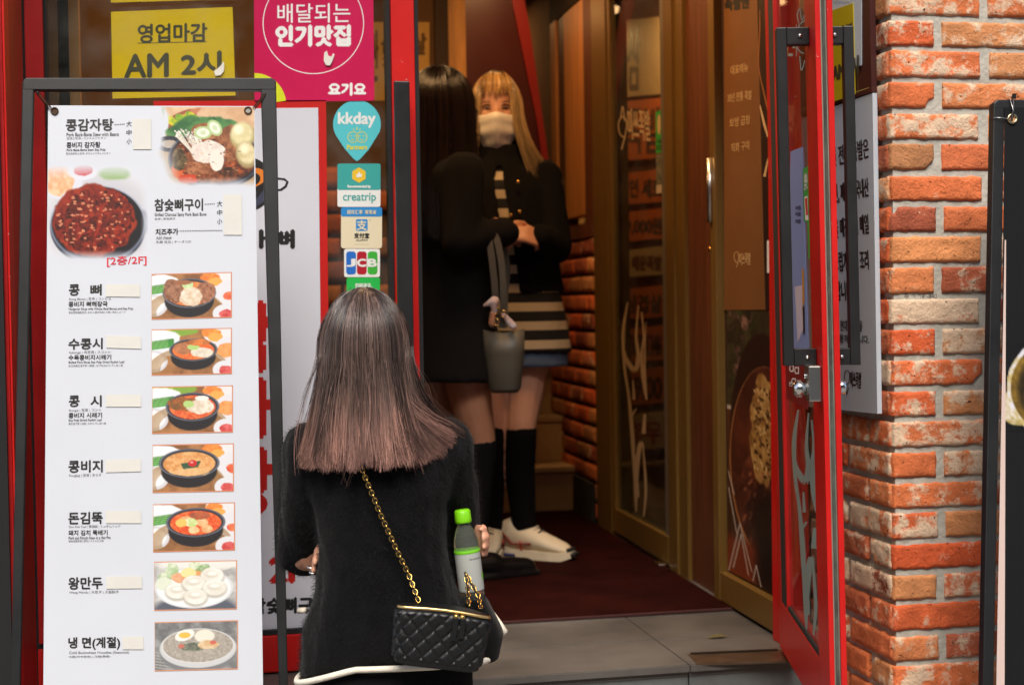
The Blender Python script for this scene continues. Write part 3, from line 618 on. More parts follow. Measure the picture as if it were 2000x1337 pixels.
t.text(FP, '가뼈', 470, 450, 574, 484, o, INK, bold=2.2)
t.text(FP, '감', 430, 592, 530, 722, o, RI, bold=6); t.text(FP, '자', 430, 742, 532, 850, o, RI, bold=6); t.text(FP, '탕', 430, 878, 533, 1006, o, RI, bold=6)
t.text(FP, '2F', 528, 1090, 592, 1135, o, RI, bold=3.5); t.text(FP, '참숯뼈구이', 490, 1168, 640, 1198, o, INK, bold=1.6, dy=-3)
t.build('lettering', wp)

# ------------------------------------------------------------------ tan wall poster on the partition, seen through the glass and the doorway
tp = thing('wall_poster', 'tan wall poster with blocky dark lettering hanging inside behind the glass', 'poster', BW.at(790, 195))
MB().rect(BW, 690, 44, 838.5, 197, .0005, .004, mat('tan_poster', (204, 162, 84), rough=.7, var=.06, vscale=6)).build('sheet', tp)
t = MB(); TI = mat('faded_ink', (104, 78, 42), rough=.8)
t.text(BW, '삼겹살', 745, 66, 832, 106, .0043, TI, bold=2); t.text(BW, '전문', 748, 112, 800, 140, .0043, TI, bold=2); t.text(BW, '국내산', 700, 60, 738, 160, .0043, TI, bold=1.5); t.build('lettering', tp)

# ------------------------------------------------------------------ left door leaf, folded open towards the street
ld = thing('folded_door', 'red door leaf with a black edge gasket folded open at the far left', 'door', (fx(57, 3.45), 3.45, FZ))
a, b = Vector((fx(56, 3.45), 3.45, 0)), Vector((PY(17, 600, 3.17).x, 3.17, 0)); ex = (b - a).normalized(); en = Vector((-ex.y, ex.x, 0)); Ln = (b - a).length
Ml = Matrix(((ex.x, en.x, 0, a.x), (ex.y, en.y, 0, a.y), (0, 0, 1, 0), (0, 0, 0, 1)))
if en.x > 0: sgn = -1
MB().box(0, Ln, -.04, .0, FZ + .02, WT - .1, REDDK, M=Ml, bev=.004).build('panel', ld)
MB().box(Ln + .0005, Ln + .012, -.036, -.008, FZ + .02, WT - .1, RUBBER, M=Ml).build('gasket', ld)
MB().box(Ln - .06, Ln - .001, .0005, .004, FZ + .02, WT - .1, RED, M=Ml).build('stile', ld)
# ------------------------------------------------------------------ open red glass door, swung out to the street
D0 = PY(1507, 590, 3.425); D1 = PY(1604, 590, 2.70); D0.z = D1.z = 0           # hinge end, free end of the left-hand face
dex = (D1 - D0).normalized(); den = Vector((dex.y, -dex.x, 0)); 
if den.x > 0: den = -den                                              # outward normal of the face turned left
DL = (D1 - D0).length; SAG = -.014                                                            # the leaf hangs slightly out of plumb
DM = Matrix(((dex.x, den.x, SAG, D0.x - SAG * (1.55 - FZ)), (dex.y, den.y, 0, D0.y), (0, 0, 1, FZ), (0, 0, 0, 1)))
DP = Plane(D0 + Vector((0, 0, 1.55)), den)                                                    # face plane; u along the leaf, n to the left
door = thing('glass_door', 'open red framed glass door with long black handles, swung out beside the brick pillar', 'door', (D0.x, D0.y, FZ))
DT = 2.05; TH = .034
def dbox(mb, u0, u1, n0, n1, z0, z1, m, bev=0): return mb.box(u0, u1, n0, n1, z0, z1, m, M=DM, bev=bev)
def du(px, py=590):
    p = DP.at(px, py); return (p - D0).dot(dex)
mb = dbox(MB(), 0, .05, -TH, 0, .015, DT, RED, .002); mb.build('hinge_stile', door)
dbox(MB(), .052, .142, -TH * .9, -.001, .1355, DT - .0905, RUBBER).build('gasket', door); dbox(MB(), .1425, .158, -TH * .9, 0, .1355, DT - .0905, RED).build('glazing_bead', door)
mb = dbox(MB(), DL - .13, DL, -TH * .30, 0, .015, DT, RED, .002); dbox(mb, DL - .13, DL, -TH, -TH * .66, .015, DT, RED, .002); mb.build('lock_stile', door)
mb = dbox(MB(), DL - .12, DL - .006, -TH * .655, -TH * .305, .015, DT, mat('worn_aluminium', (168, 164, 152), rough=.5, metal=.5, var=.3, vscale=40, stretch=(1, 1, .15)))
mb.build('edge_channel', door)
dbox(MB(), DL - .0055, DL - .001, -TH * .57, -TH * .40, .015, DT, mat('grey_brush_seal', (70, 70, 62), rough=.95, var=.6, vscale=60, stretch=(1, 1, .3), bump=.8, bscale=200)).build('brush_seal', door)
dbox(MB(), .0505, DL - .1305, -TH, 0, .015, .135, RED, .002).build('bottom_rail', door)
dbox(MB(), .0505, DL - .1305, -TH, 0, DT - .09, DT, RED, .002).build('top_rail', door)
dbox(MB(), .159, DL - .1305, -.014, -.007, .136, DT - .091, GLASSD).build('glass_pane', door)
dbox(MB(), .159, DL - .1305, -.0065, -.0012, .1355, .148, RUBBER).build('gasket', door)
# long frame-shaped handles on both faces
def handle(side):
    h = MB(); z0, z1 = .735, 1.405; u0, u1 = DL - .10, DL - .07; s0 = 0.0006 if side > 0 else -TH - .0006; d = side * (.064 if side > 0 else .052); dd = d - side * .004
    lo, hi = sorted((s0 + d, s0 + d - side * .020)); dbox(h, u0, u1, lo, hi, z0, z1, BLACK, .002)
    for a, b in ((z1 - .034, z1 - .0005), (z0 + .0005, z0 + .034)):
        lo2, hi2 = sorted((s0, s0 + d - side * .0205)); dbox(h, u0 + .0006, u1 - .0006, lo2, hi2, a, b, BLACK, .0015)
    lo3, hi3 = sorted((s0 + side * .0005, s0 + side * .004)); 
    for zz in (z0 + .017, z1 - .017): h.tube([DM @ Vector((u1 + .0002, s0 + dd * .3, zz)), DM @ Vector((u1 + .002, s0 + dd * .3, zz))], .004, STEEL)
    h.build('handle', door)
handle(1); handle(-1)
# lock case with a turn knob, and the outer cylinder
zl = DP.at(1580, 740).z - FZ
lk = dbox(MB(), DL - .068, DL - .012, .0006, .026, zl - .036, zl + .034, STEEL, .003); 
lk.tube([DM @ Vector((DL - .05, .0262, zl - .012)), DM @ Vector((DL - .05, .05, zl - .012))], .014, CHROME, n=16); lk.tube([DM @ Vector((DL - .05, .0265, zl + .012)), DM @ Vector((DL - .05, .029, zl + .012))], .006, CHROME); lk.build('lock', door)
MB().tube([DM @ Vector((DL - .045, -TH - .0005, zl - .01)), DM @ Vector((DL - .045, -TH - .016, zl - .01))], .014, CHROME, n=16).build('lock_cylinder', door)
# printed sheets and the white deer drawing stuck on the glass
GP = Plane(DM @ Vector((0, -.0065, .87)), dex.cross(Vector((SAG, 0, 1))) * (1 if dex.cross(Vector((SAG, 0, 1))).x < 0 else -1))
def stk(name, label, cat, quad, m, draw=None):
    r = thing(name, label, cat, GP.at(*quad[2])); MB().slab(GP, quad, .0003, .0012, m).build('sheet', r)
    if draw: b = MB(); draw(b); b.build('lettering', r)
    return r
def dr1(b):
    o = .0016; b.face(GP, [(1552, 560), (1568, 556), (1570, 640), (1558, 668)], o, mat('pale_print', (196, 190, 204)))
    b.face(GP, [(1566, 520), (1570, 530), (1571, 590), (1567, 600)], o + .0003, mat('ochre_ink', (196, 140, 60))); b.face(GP, [(1567, 600), (1571, 596), (1572, 650), (1569, 655)], o + .0003, INK)
    for y in (402, 414, 428): b.text(GP, '서울', 1553, y, 1564, y + 8, o, mat('navy_small', (60, 70, 110)), bold=.4)
    for x, y, c in ((1540, 680, (226, 170, 60)), (1552, 682, (206, 90, 60)), (1562, 684, (80, 90, 180))): b.face(GP, [(x, y), (x + 8, y + 2), (x + 8, y + 18), (x, y + 14)], o, mat('pk%d' % x, c))
stk('blue_leaflet', 'pale blue leaflet taped inside the open door glass above the lock', 'leaflet', [(1545, 296), (1568, 287), (1580, 690), (1534, 700)], mat('blue_print', (128, 150, 200), rough=.4), dr1)
def dr2(b): 
    b.text(GP, '방역패스', 1571, 338, 1577, 372, .0016, WHITE, bold=.4); b.face(GP, [(1571, 385), (1577, 382), (1579, 430), (1573, 430)], .0016, WHITE); b.face(GP, [(1572, 388), (1576, 386), (1578, 420), (1574, 420)], .0019, mat('red_small', (206, 40, 40)))
stk('green_label', 'narrow green label beside the blue leaflet on the door glass', 'label', [(1568, 330), (1584, 322), (1586, 500), (1580, 506), (1578, 434), (1571, 432)], mat('green_print', (54, 164, 70), rough=.4), dr2)
def dr3(b):
    for x, y, h in ((1542, 712, 14), (1552, 716, 14), (1546, 738, 12), (1556, 742, 12)): b.text(GP, 'CI', x, y, x + 8, y + h, .0016, WHITE, bold=.5)
    b.text(GP, '전화주문', 1541, 745, 1572, 754, .0016, WHITE, bold=.3); b.text(GP, 'OPEN', 1555, 770, 1566, 776, .0016, WHITE)
stk('maroon_sign', 'maroon card with small white lettering under the leaflet, behind the door lock', 'sign', [(1535, 690), (1580, 697), (1579, 800), (1537, 778)], mat('maroon_card', (120, 22, 26), rough=.45), dr3)
MINT = mat('mint_white_film', (132, 150, 144), rough=.6)
def stroke(b, pl, pts, w, off, m):
    """a smooth brush stroke with varying width along photo points"""
    if len(pts) > 2:
        ws = list(w) if hasattr(w, '__len__') else [w] * len(pts); P3 = [(x, y, k) for (x, y), k in zip(pts, ws)]; o_ = []
        for i in range(len(P3) - 1):
            a, b0, c, d = P3[max(i - 1, 0)], P3[i], P3[i + 1], P3[min(i + 2, len(P3) - 1)]
            for q in range(6):
                t = q / 6; o_.append(tuple(.5 * (2 * b0[k] + (c[k] - a[k]) * t + (2 * a[k] - 5 * b0[k] + 4 * c[k] - d[k]) * t * t + (3 * b0[k] - a[k] - 3 * c[k] + d[k]) * t ** 3) for k in range(3)))
        o_.append(P3[-1]); pts = [(x, y) for x, y, _ in o_]; w = [max(k, .15) for _, _, k in o_]
    for i in range(len(pts) - 1):
        (x0, y0), (x1, y1) = pts[i], pts[i + 1]; l = max(math.hypot(x1 - x0, y1 - y0), .01); nx, ny = -(y1 - y0) / l, (x1 - x0) / l
        w0, w1 = (w[i], w[i + 1]) if hasattr(w, '__len__') else (w, w)
        b.face(pl, [(x0 + nx * w0, y0 + ny * w0), (x1 + nx * w1, y1 + ny * w1), (x1 - nx * w1, y1 - ny * w1), (x0 - nx * w0, y0 - ny * w0)], off + .00002 * i, m)
def deer(b, pl, sx, ox, oy, sy, off, m):
    S = lambda pts: [(ox + x * sx, oy + y * sy) for x, y in pts]
    for pts, w in (([(14, 0), (6, 60), (8, 130), (16, 190), (22, 260), (26, 330), (30, 370), (34, 400)], [2, 5, 4, 4, 6, 5, 7, 3]),
                   ([(34, 6), (30, 70), (34, 110), (28, 140), (12, 118), (8, 100)], [1.5, 4, 6, 8, 6, 3]),
                   ([(40, 20), (44, 70), (40, 110), (44, 160), (50, 200), (46, 130), (48, 40)], [2, 3, 4, 6, 2, 3, 1]),
                   ([(24, 160), (26, 200)], [2, 4]), ([(18, 240), (30, 218)], [4, 2]),
                   ([(44, 300), (38, 290), (30, 350), (30, 430)], [2, 6, 8, 2]), ([(46, 230), (44, 270)], [4, 6]), ([(42, 290), (48, 380), (44, 440)], [2, 4, 2])):
        stroke(b, pl, S(pts), [q * sx * (.85 if pl is GP else .6) for q in w], off, m)
dg_ = MB(); deer(dg_, GP, 1.0, 1545, 800, 1.0, .0006, MINT); dg_.build('deer_drawing', door)
lg = MB()
for k, (x, ch) in enumerate(((1525, '발'), (1532, '족'), (1540, '스'), (1548, '미'))): lg.text(GP, ch, x, 66 - k * 6, x + 8, 110, .0006, MINT if k > 1 else mat('faded_film', (150, 120, 80)), bold=.2)
stroke(lg, GP, [(1570, 105), (1558, 96), (1556, 70), (1562, 48), (1573, 40)], 1.1, .0006, MINT); stroke(lg, GP, [(1560, 46), (1557, 30), (1562, 18), (1566, 40), (1571, 30), (1572, 44)], .9, .0006, MINT); stroke(lg, GP, [(1562, 110), (1565, 138), (1572, 118)], .9, .0006, MINT)
lg.build('script_logo', door)
MB().box(1.405, 1.452, 3.43, 3.56, FZ, 2.62, RED, bev=.002).build('door_post', SHOP)

# ------------------------------------------------------------------ boards on the left side of the pillar
PS = Plane((XL - .0005, 3.2, 0), (-1, 0, 0))
gb = thing('rules_board', 'grey white board with handwritten black Korean lines on the pillar side, behind the door', 'board', PS.at(1700, 800))
MB().slab(PS, [(1560, 236), (1714, 182), (1723.5, 807), (1560, 791)], .001, .012, mat('board_grey_white', (188, 198, 208), rough=.35)).build('board', gb)
t = MB(); o = .0124
for y, dy, ln in ((308, -22, '30년 전통 족발은'), (380, -17, '엄선된, 깨끗한 국내산'), (446, -12, '족발을 매장에서 매일'), (510, -6, '정성스럽게 직접 조리'), (566, -2, '제공합니다')):
    w1 = 1697 if ln != '제공합니다' else 1664
    t.text(PS, ln, 1612, y - 16, w1, y + 22, o, INK, bold=.7, dy=dy, shear=-2)
t.text(PS, '소스, 현대 수입품을', 1624, 624, 1684, 646, o, INK, bold=.3, dy=2); t.text(PS, '사용하였습니다.', 1630, 652, 1697, 668, o, INK, bold=.3, dy=3)
t.text(PS, '미쓰족발', 1661, 724, 1682, 756, o, INK, bold=.5, dy=3); stroke(t, PS, [(1653, 752), (1649, 738), (1652, 724), (1659, 728), (1658, 746), (1653, 752), (1654, 770), (1657, 756)], .8, o, INK); t.build('lettering', gb)
bb = thing('brown_board', 'dark brown board with a white panel above the grey rules board on the pillar', 'board', PS.at(1690, 186))
MB().slab(PS, [(1560, -130), (1707, -150), (1714, 180), (1560, 230)], .001, .014, mat('brown_board_face', (62, 26, 24), rough=.4)).build('board', bb)
t = MB(); t.slab(PS, [(1600, -120), (1695, -140), (1695, 128), (1600, 146)], .0142, .0152, mat('panel_white', (206, 214, 222), rough=.4)); t.slab(PS, [(1560, 219), (1709, 171), (1709, 172.5), (1560, 221)], .0142, .0146, mat('gold_line', (190, 160, 90)))
t.text(PS, '영업', 1625, -14, 1660, 4, .0156, WHITE, bold=1); t.build('panel', bb)
yn = thing('closing_time_notice', 'yellow closing time notice on the brown board, half hidden by the door handle', 'notice', PS.at(1650, 200))
MB().slab(PS, [(1600, 34), (1680, 7), (1684, 184), (1600, 214)], .0160, .0175, YEL).build('paper', yn)
t = MB(); t.text(PS, '영업마감', 1630, 55, 1665, 84, .0178, GREYINK, bold=.8, dy=-11); t.slab(PS, [(1630, 92), (1665, 80.5), (1665, 82), (1630, 93.5)], .0176, .0178, GREYINK); t.text(PS, 'AM 2시', 1626, 126, 1676, 162, .0178, GREYINK, bold=1.5, dy=-18); t.build('lettering', yn)

# ------------------------------------------------------------------ floor details
fp = thing('floor_hinge_cover', 'worn metal floor hinge cover set in the entrance tiles by the door', 'cover plate', PZ(1450, 1290, FZ))
pl = Plane((0, 0, FZ), (0, 0, 1))
MB().slab(pl, [(1343, 1277), (1524, 1269), (1546, 1290), (1361, 1296)], -.004, .0012, mat('worn_brown_metal', (92, 74, 58), rough=.35, metal=.5, var=.35, vscale=20)).build('plate', fp)
MB().slab(pl, [(1348, 1276), (1518, 1268.5), (1520, 1271), (1350, 1278.5)], .0014, .004, mat('dark_slot', (40, 34, 28), rough=.4, metal=.4)).build('lip', fp)
lf = MB(); c0 = PZ(1402, 1244, FZ + .002); vs = [c0 + Vector((x, y, z)) for x, y, z in ((-.03, 0, 0), (-.01, .01, .005), (.012, .011, .007), (.03, .004, .003), (.012, -.006, .004), (-.01, -.007, .003))]
lf.add(vs, [(0, 1, 4, 5), (1, 2, 4), (2, 3, 4)], mat('dry_leaf', (84, 76, 40), rough=.8)); o = lf.build('fallen_leaf'); tag(o, 'small dry olive leaf lying on the entrance tiles', 'leaf')
MATR = mat('red_door_mat', (38, 9, 6), rough=.97, spec=.05, var=.45, vscale=5, bump=1.0, bscale=380)
dm = thing('entrance_mat', 'dark red fibre mat covering the passage floor', 'mat', (1.0, 4.9, FZ))
A, B_ = PZ(1428, 1190, FZ), PZ(1128, 1003, FZ)
mb = MB(); vs = [(.55, A.y, FZ + .002), (A.x, A.y, FZ + .002), (B_.x, 5.945, FZ + .002), (.55, 5.945, FZ + .002)]; mb.add(vs + [(x, y, z + .008) for x, y, z in vs], [(3, 2, 1, 0), (4, 5, 6, 7), (0, 1, 5, 4), (1, 2, 6, 5), (2, 3, 7, 6), (3, 0, 4, 7)], MATR); mb.build('pile', dm, bev=.003)
MB().box(.55, A.x + .012, A.y - .016, A.y - .0005, FZ + .002, FZ + .007, mat('mat_edge', (50, 14, 14), rough=.8)).build('edge', dm)
# ------------------------------------------------------------------ menu stand: black frame leaning back, white vinyl banner on springs
LEAN = .142
MP = Plane((-.2, 3.17, 1.95), (0, -1, LEAN))                            # front plane of the banner
MF = Plane((-.2, 3.17 + .012, 1.95), (0, -1, LEAN))
ms = thing('menu_stand', 'black framed menu stand with a white food menu banner stretched on springs', 'menu stand', (-.2, 2.95, 0))
def bot(px, py_, k): return (px + k * (2300 - py_), 2300)
MF_ = MF
def post(xt0, xt1, xb0, xb1):
    # two photo points per edge are enough: the post runs on to the ground along the same line
    a, b = MF.at(xt0, 160), MF.at(xb0, 1337); c, d = MF.at(xt1, 160), MF.at(xb1, 1337); t0 = (.01 - a.z) / (b.z - a.z); t1 = (.01 - c.z) / (d.z - c.z)
    A_, B2, C_, D_ = a, a + (b - a) * t0, c, c + (d - c) * t1; n = MF.n
    vs = []
    for o_ in (-.013, .006): vs += [p + n * o_ for p in (A_, C_, D_, B2)]
    return MB().add(vs, [(0, 1, 2, 3), (7, 6, 5, 4), (0, 4, 5, 1), (1, 5, 6, 2), (2, 6, 7, 3), (3, 7, 4, 0)], BLACK)
post(44, 67, 22, 40).build('post', ms, bev=.002); post(509, 539, 545, 562).build('post', ms, bev=.002)
MB().slab(MF, [(46, 158), (52, 154), (530, 154), (538, 158), (538, 177), (46, 177)], -.0125, .0065, BLACK).build('crossbar', ms, bev=.0015)
MB().box(-1.0, .2, 2.80, 3.12, .0, .02, BLACK).build('base_plate', ms, bev=.004)
BANW = mat('banner_vinyl', (201, 206, 213), rough=.42, spec=.4, var=.025, vscale=1.2, bump=.25, bscale=5)
W0 = (218, 219, 220)
ban = MB(); nx, ny = 10, 34; q = [(94, 206), (497, 207.5), (515, 1420), (84, 1420)]
vs = []; 
for j in range(ny + 1):
    for i in range(nx + 1):
        u, t = i / nx, j / ny; x = (q[0][0] * (1 - u) + q[1][0] * u) * (1 - t) + (q[3][0] * (1 - u) + q[2][0] * u) * t; y = (q[0][1] * (1 - u) + q[1][1] * u) * (1 - t) + (q[3][1] * (1 - u) + q[2][1] * u) * t
        vs.append(MP.at(x, y, 0))
n0 = len(vs); vs += [p - MP.n * .0012 for p in vs]
fs = [(j * (nx + 1) + i, (j + 1) * (nx + 1) + i, (j + 1) * (nx + 1) + i + 1, j * (nx + 1) + i + 1) for j in range(ny) for i in range(nx)]
fs += [tuple(n0 + a for a in f[::-1]) for f in fs]
per = [i for i in range(nx + 1)] + [(j) * (nx + 1) + nx for j in range(1, ny + 1)] + [ny * (nx + 1) + i for i in range(nx - 1, -1, -1)] + [j * (nx + 1) for j in range(ny - 1, 0, -1)]
fs += [(per[k], per[(k + 1) % len(per)], n0 + per[(k + 1) % len(per)], n0 + per[k]) for k in range(len(per))]
ban.add(vs, fs, BANW); banner = ban.build('banner', ms)
RUST = mat('rusty_grommet', (74, 52, 36), rough=.6, metal=.6, var=.4, vscale=60)
for cx, cy in ((106.5, 217), (484.5, 216)):
    g = MB(); c = MP.at(cx, cy, .0015); e1 = (MP.at(cx + 6.5, cy, .0015) - c); e2 = (MP.at(cx, cy - 6.5, .0015) - c)
    g.tube([c + e1 * math.cos(a) + e2 * math.sin(a) for a in np.linspace(0, 2 * math.pi, 21)], .0016, RUST, n=6, cap=False)
    g.face(MP, [(cx + 4.6 * math.cos(a), cy + 4.6 * math.sin(a)) for a in np.linspace(0, 6.0, 14)], .0006, RUST if cx < 300 else mat('hole_light', (150, 148, 140))); g.build('grommet', ms)
for (x0, y0), (x1, y1) in (((75, 183), (98, 212)), ((518, 184), (496, 212))):
    pts = []; A_, B2 = MF.at(x0, y0, .004), MP.at(x1, y1, .003); ax = (B2 - A_); e1 = ax.orthogonal().normalized(); e2 = ax.normalized().cross(e1)
    for k in range(110): a = k * .9; pts.append(A_ + ax * (k / 109) + (e1 * math.cos(a) + e2 * math.sin(a)) * .0035)
    s_ = MB().tube(pts, .0007, RUST, n=5); s_.tube([A_ - ax * .12 + e1 * .0, A_], .003, BLACK); s_.build('spring', ms)
# --- lettering of the menu (photo boxes)
t = MB(); o = .0006; GI = mat('menu_ink', (34, 32, 31), rough=.5); G2 = mat('menu_grey_ink', (72, 70, 70), rough=.5)
def ln(body, x0, y0, x1, y1, bold=0, m=GI, dy=-1.0): t.text(MP, body, x0, y0, x1, y1, o, m, bold=bold, dy=dy)
ln('콩감자탕', 129, 233, 221, 256, .75); ln('······', 224, 242.5, 243, 244.5, .2); 
for k, ch in enumerate('大中小'): ln(ch, 247, 237 + 17.3 * k, 257, 247.5 + 17.3 * k, .1)
ln('Pork Back-Bone Stew with Beans', 130, 259.5, 232, 266.5, .05); ln('豆渣土豆汤 | コンカムジャタン', 130, 268, 207, 273.5, 0, G2)
ln('콩비지 감자탕', 130, 278, 196, 289, .35); ln('Pork Back-Bone Stew Soy Pulp', 130, 291, 206, 296.5, .1); ln('黄豆渣脊骨土豆汤 | おから入りカムジャタン', 129, 298, 216, 303, 0, G2)
ln('참숯뼈구이', 302, 389, 396, 412, .7); ln('······', 400, 398, 419, 400, .2)
for k, ch in enumerate('大中小'): ln(ch, 424, 393 + 17.3 * k, 434, 403.5 + 17.3 * k, .1)
ln('Grilled Charcoal Spicy Pork Back Bone', 302, 416, 403, 424, .05); ln('炭烤 | 堅炭焼き', 302, 425.5, 342, 430.5, 0, G2)
ln('치즈추가', 304, 447, 348, 459, .45); ln('·························', 351, 450, 434, 452, .2); ln('Add cheese', 305, 461, 335, 468, 0, G2); ln('乳酪 追加 | チーズつか', 305, 470, 374, 476, 0, G2)
RP = mat('red_marker', (206, 44, 62), rough=.5); ln('[2층/2F]', 209, 501, 286, 521, .35, RP, -3)
rows_ = [
 ('콩', '뼈', 556, 577, 'Kong Bbyeo | 豆骨 | コンビョ', 581, '콩비지 뼈해장국', 589, 599, 210, 'Hangover Soup with Whole Beef Bones and Soy Pulp', 260, '黄豆渣脊骨醒酒汤 | おから·豚の背骨入り酔い覚ましスープ', 245),
 ('수콩시', None, 661, 682, 'Sukongsi | 肉豆腐 | スコンシ', 685, '수육콩비지시래기', 693, 703, 217, 'Boiled Pork Slices Soy Pulp Dried Radish Leaf', 243, '白切肉黄豆渣干萝卜缨锅 | ゆで肉·おから·干し菜っ葉', 240),
 ('콩', '시', 773, 794, 'Kongsi | 豆腐 | コンシ', 798, '콩비지 시래기', 806, 816, 199, 'Soy Pulp Dried Radish Leaf', 199, '黄豆渣干萝卜缨锅 | おから·干し菜っ葉', 207),
 ('콩비지', None, 899, 922, 'Kongbigi | 豆渣 | きらず', 925, None, 0, 0, 0, None, 0, None, 0),
 ('돈김뚝', None, 1000, 1023, 'Don Kim Ttuk | 豚泡锅 | トンギムトック', 1025, '돼지 김치 뚝배기', 1035, 1045, 210, 'Pork and Kimchi Stew in a Hot Pot', 216, '猪肉泡菜砂锅 | 豚肉入りキムチ土鍋', 202),
 ('왕만두', None, 1127, 1150, 'Wang Mandu | 大包子 | 大型餃子', 1153, None, 0, 0, 0, None, 0, None, 0),
 ('냉 면(계절)', None, 1244, 1268, 'Cold Buckwheat Noodles (Seasonal)', 1271, None, 0, 0, 0, None, 0, '冷面(时令菜单) | 冷麺(季節)', 215)]
xx0 = 136
for r in rows_:
    x0 = 134; 
    if r[1]: ln(r[0], x0 + 1, r[2], x0 + 21, r[3], .75); ln(r[1], x0 + 43, r[2], x0 + 64, r[3], .75)
    else: ln(r[0], x0, r[2], 234 if '(' in r[0] else 200, r[3], .75)
    w_ = 252 if 'Cold' in r[4] else (235 if 'Don' in r[4] else 216 if 'Bby' in r[4] or 'Suk' in r[4] else 232 if 'Wang' in r[4] else 198)
    ln(r[4], x0 + 1, r[5], w_, r[5] + 6.5, 0, G2)
    if r[6]: ln(r[6], x0, r[7], r[9], r[8], .3)
    if r[10]: ln(r[10], x0, r[8] + 2, r[11], r[8] + 7.5, .05)
    if r[12]: yb_ = (r[8] + 9) if r[6] else r[5] + 8.5; ln(r[12], x0, yb_, r[13], yb_ + 5, 0, G2)
t.build('lettering', ms)
PATCH = mat('cream_paper_patch', (206, 205, 197), rough=.7, var=.03, vscale=20, bump=.1, bscale=40)
for x0, y0, x1, y1, dy in ((259, 233, 295, 292, 0), (436, 380, 472, 459, 0), (206, 555, 273, 579, 1), (207, 655, 275, 679, 2), (206, 770, 275, 794, 0), (206, 898, 275, 922, -2), (206, 997, 275, 1021, 0), (207, 1125, 277, 1149, -1), (239, 1242, 280, 1267, 0)):
    MB().slab(MP, [(x0, y0), (x1, y0 + dy), (x1 + .5, y1 + dy), (x0 + 1, y1)], .0008, .0016, PATCH).build('paper_patch', ms)
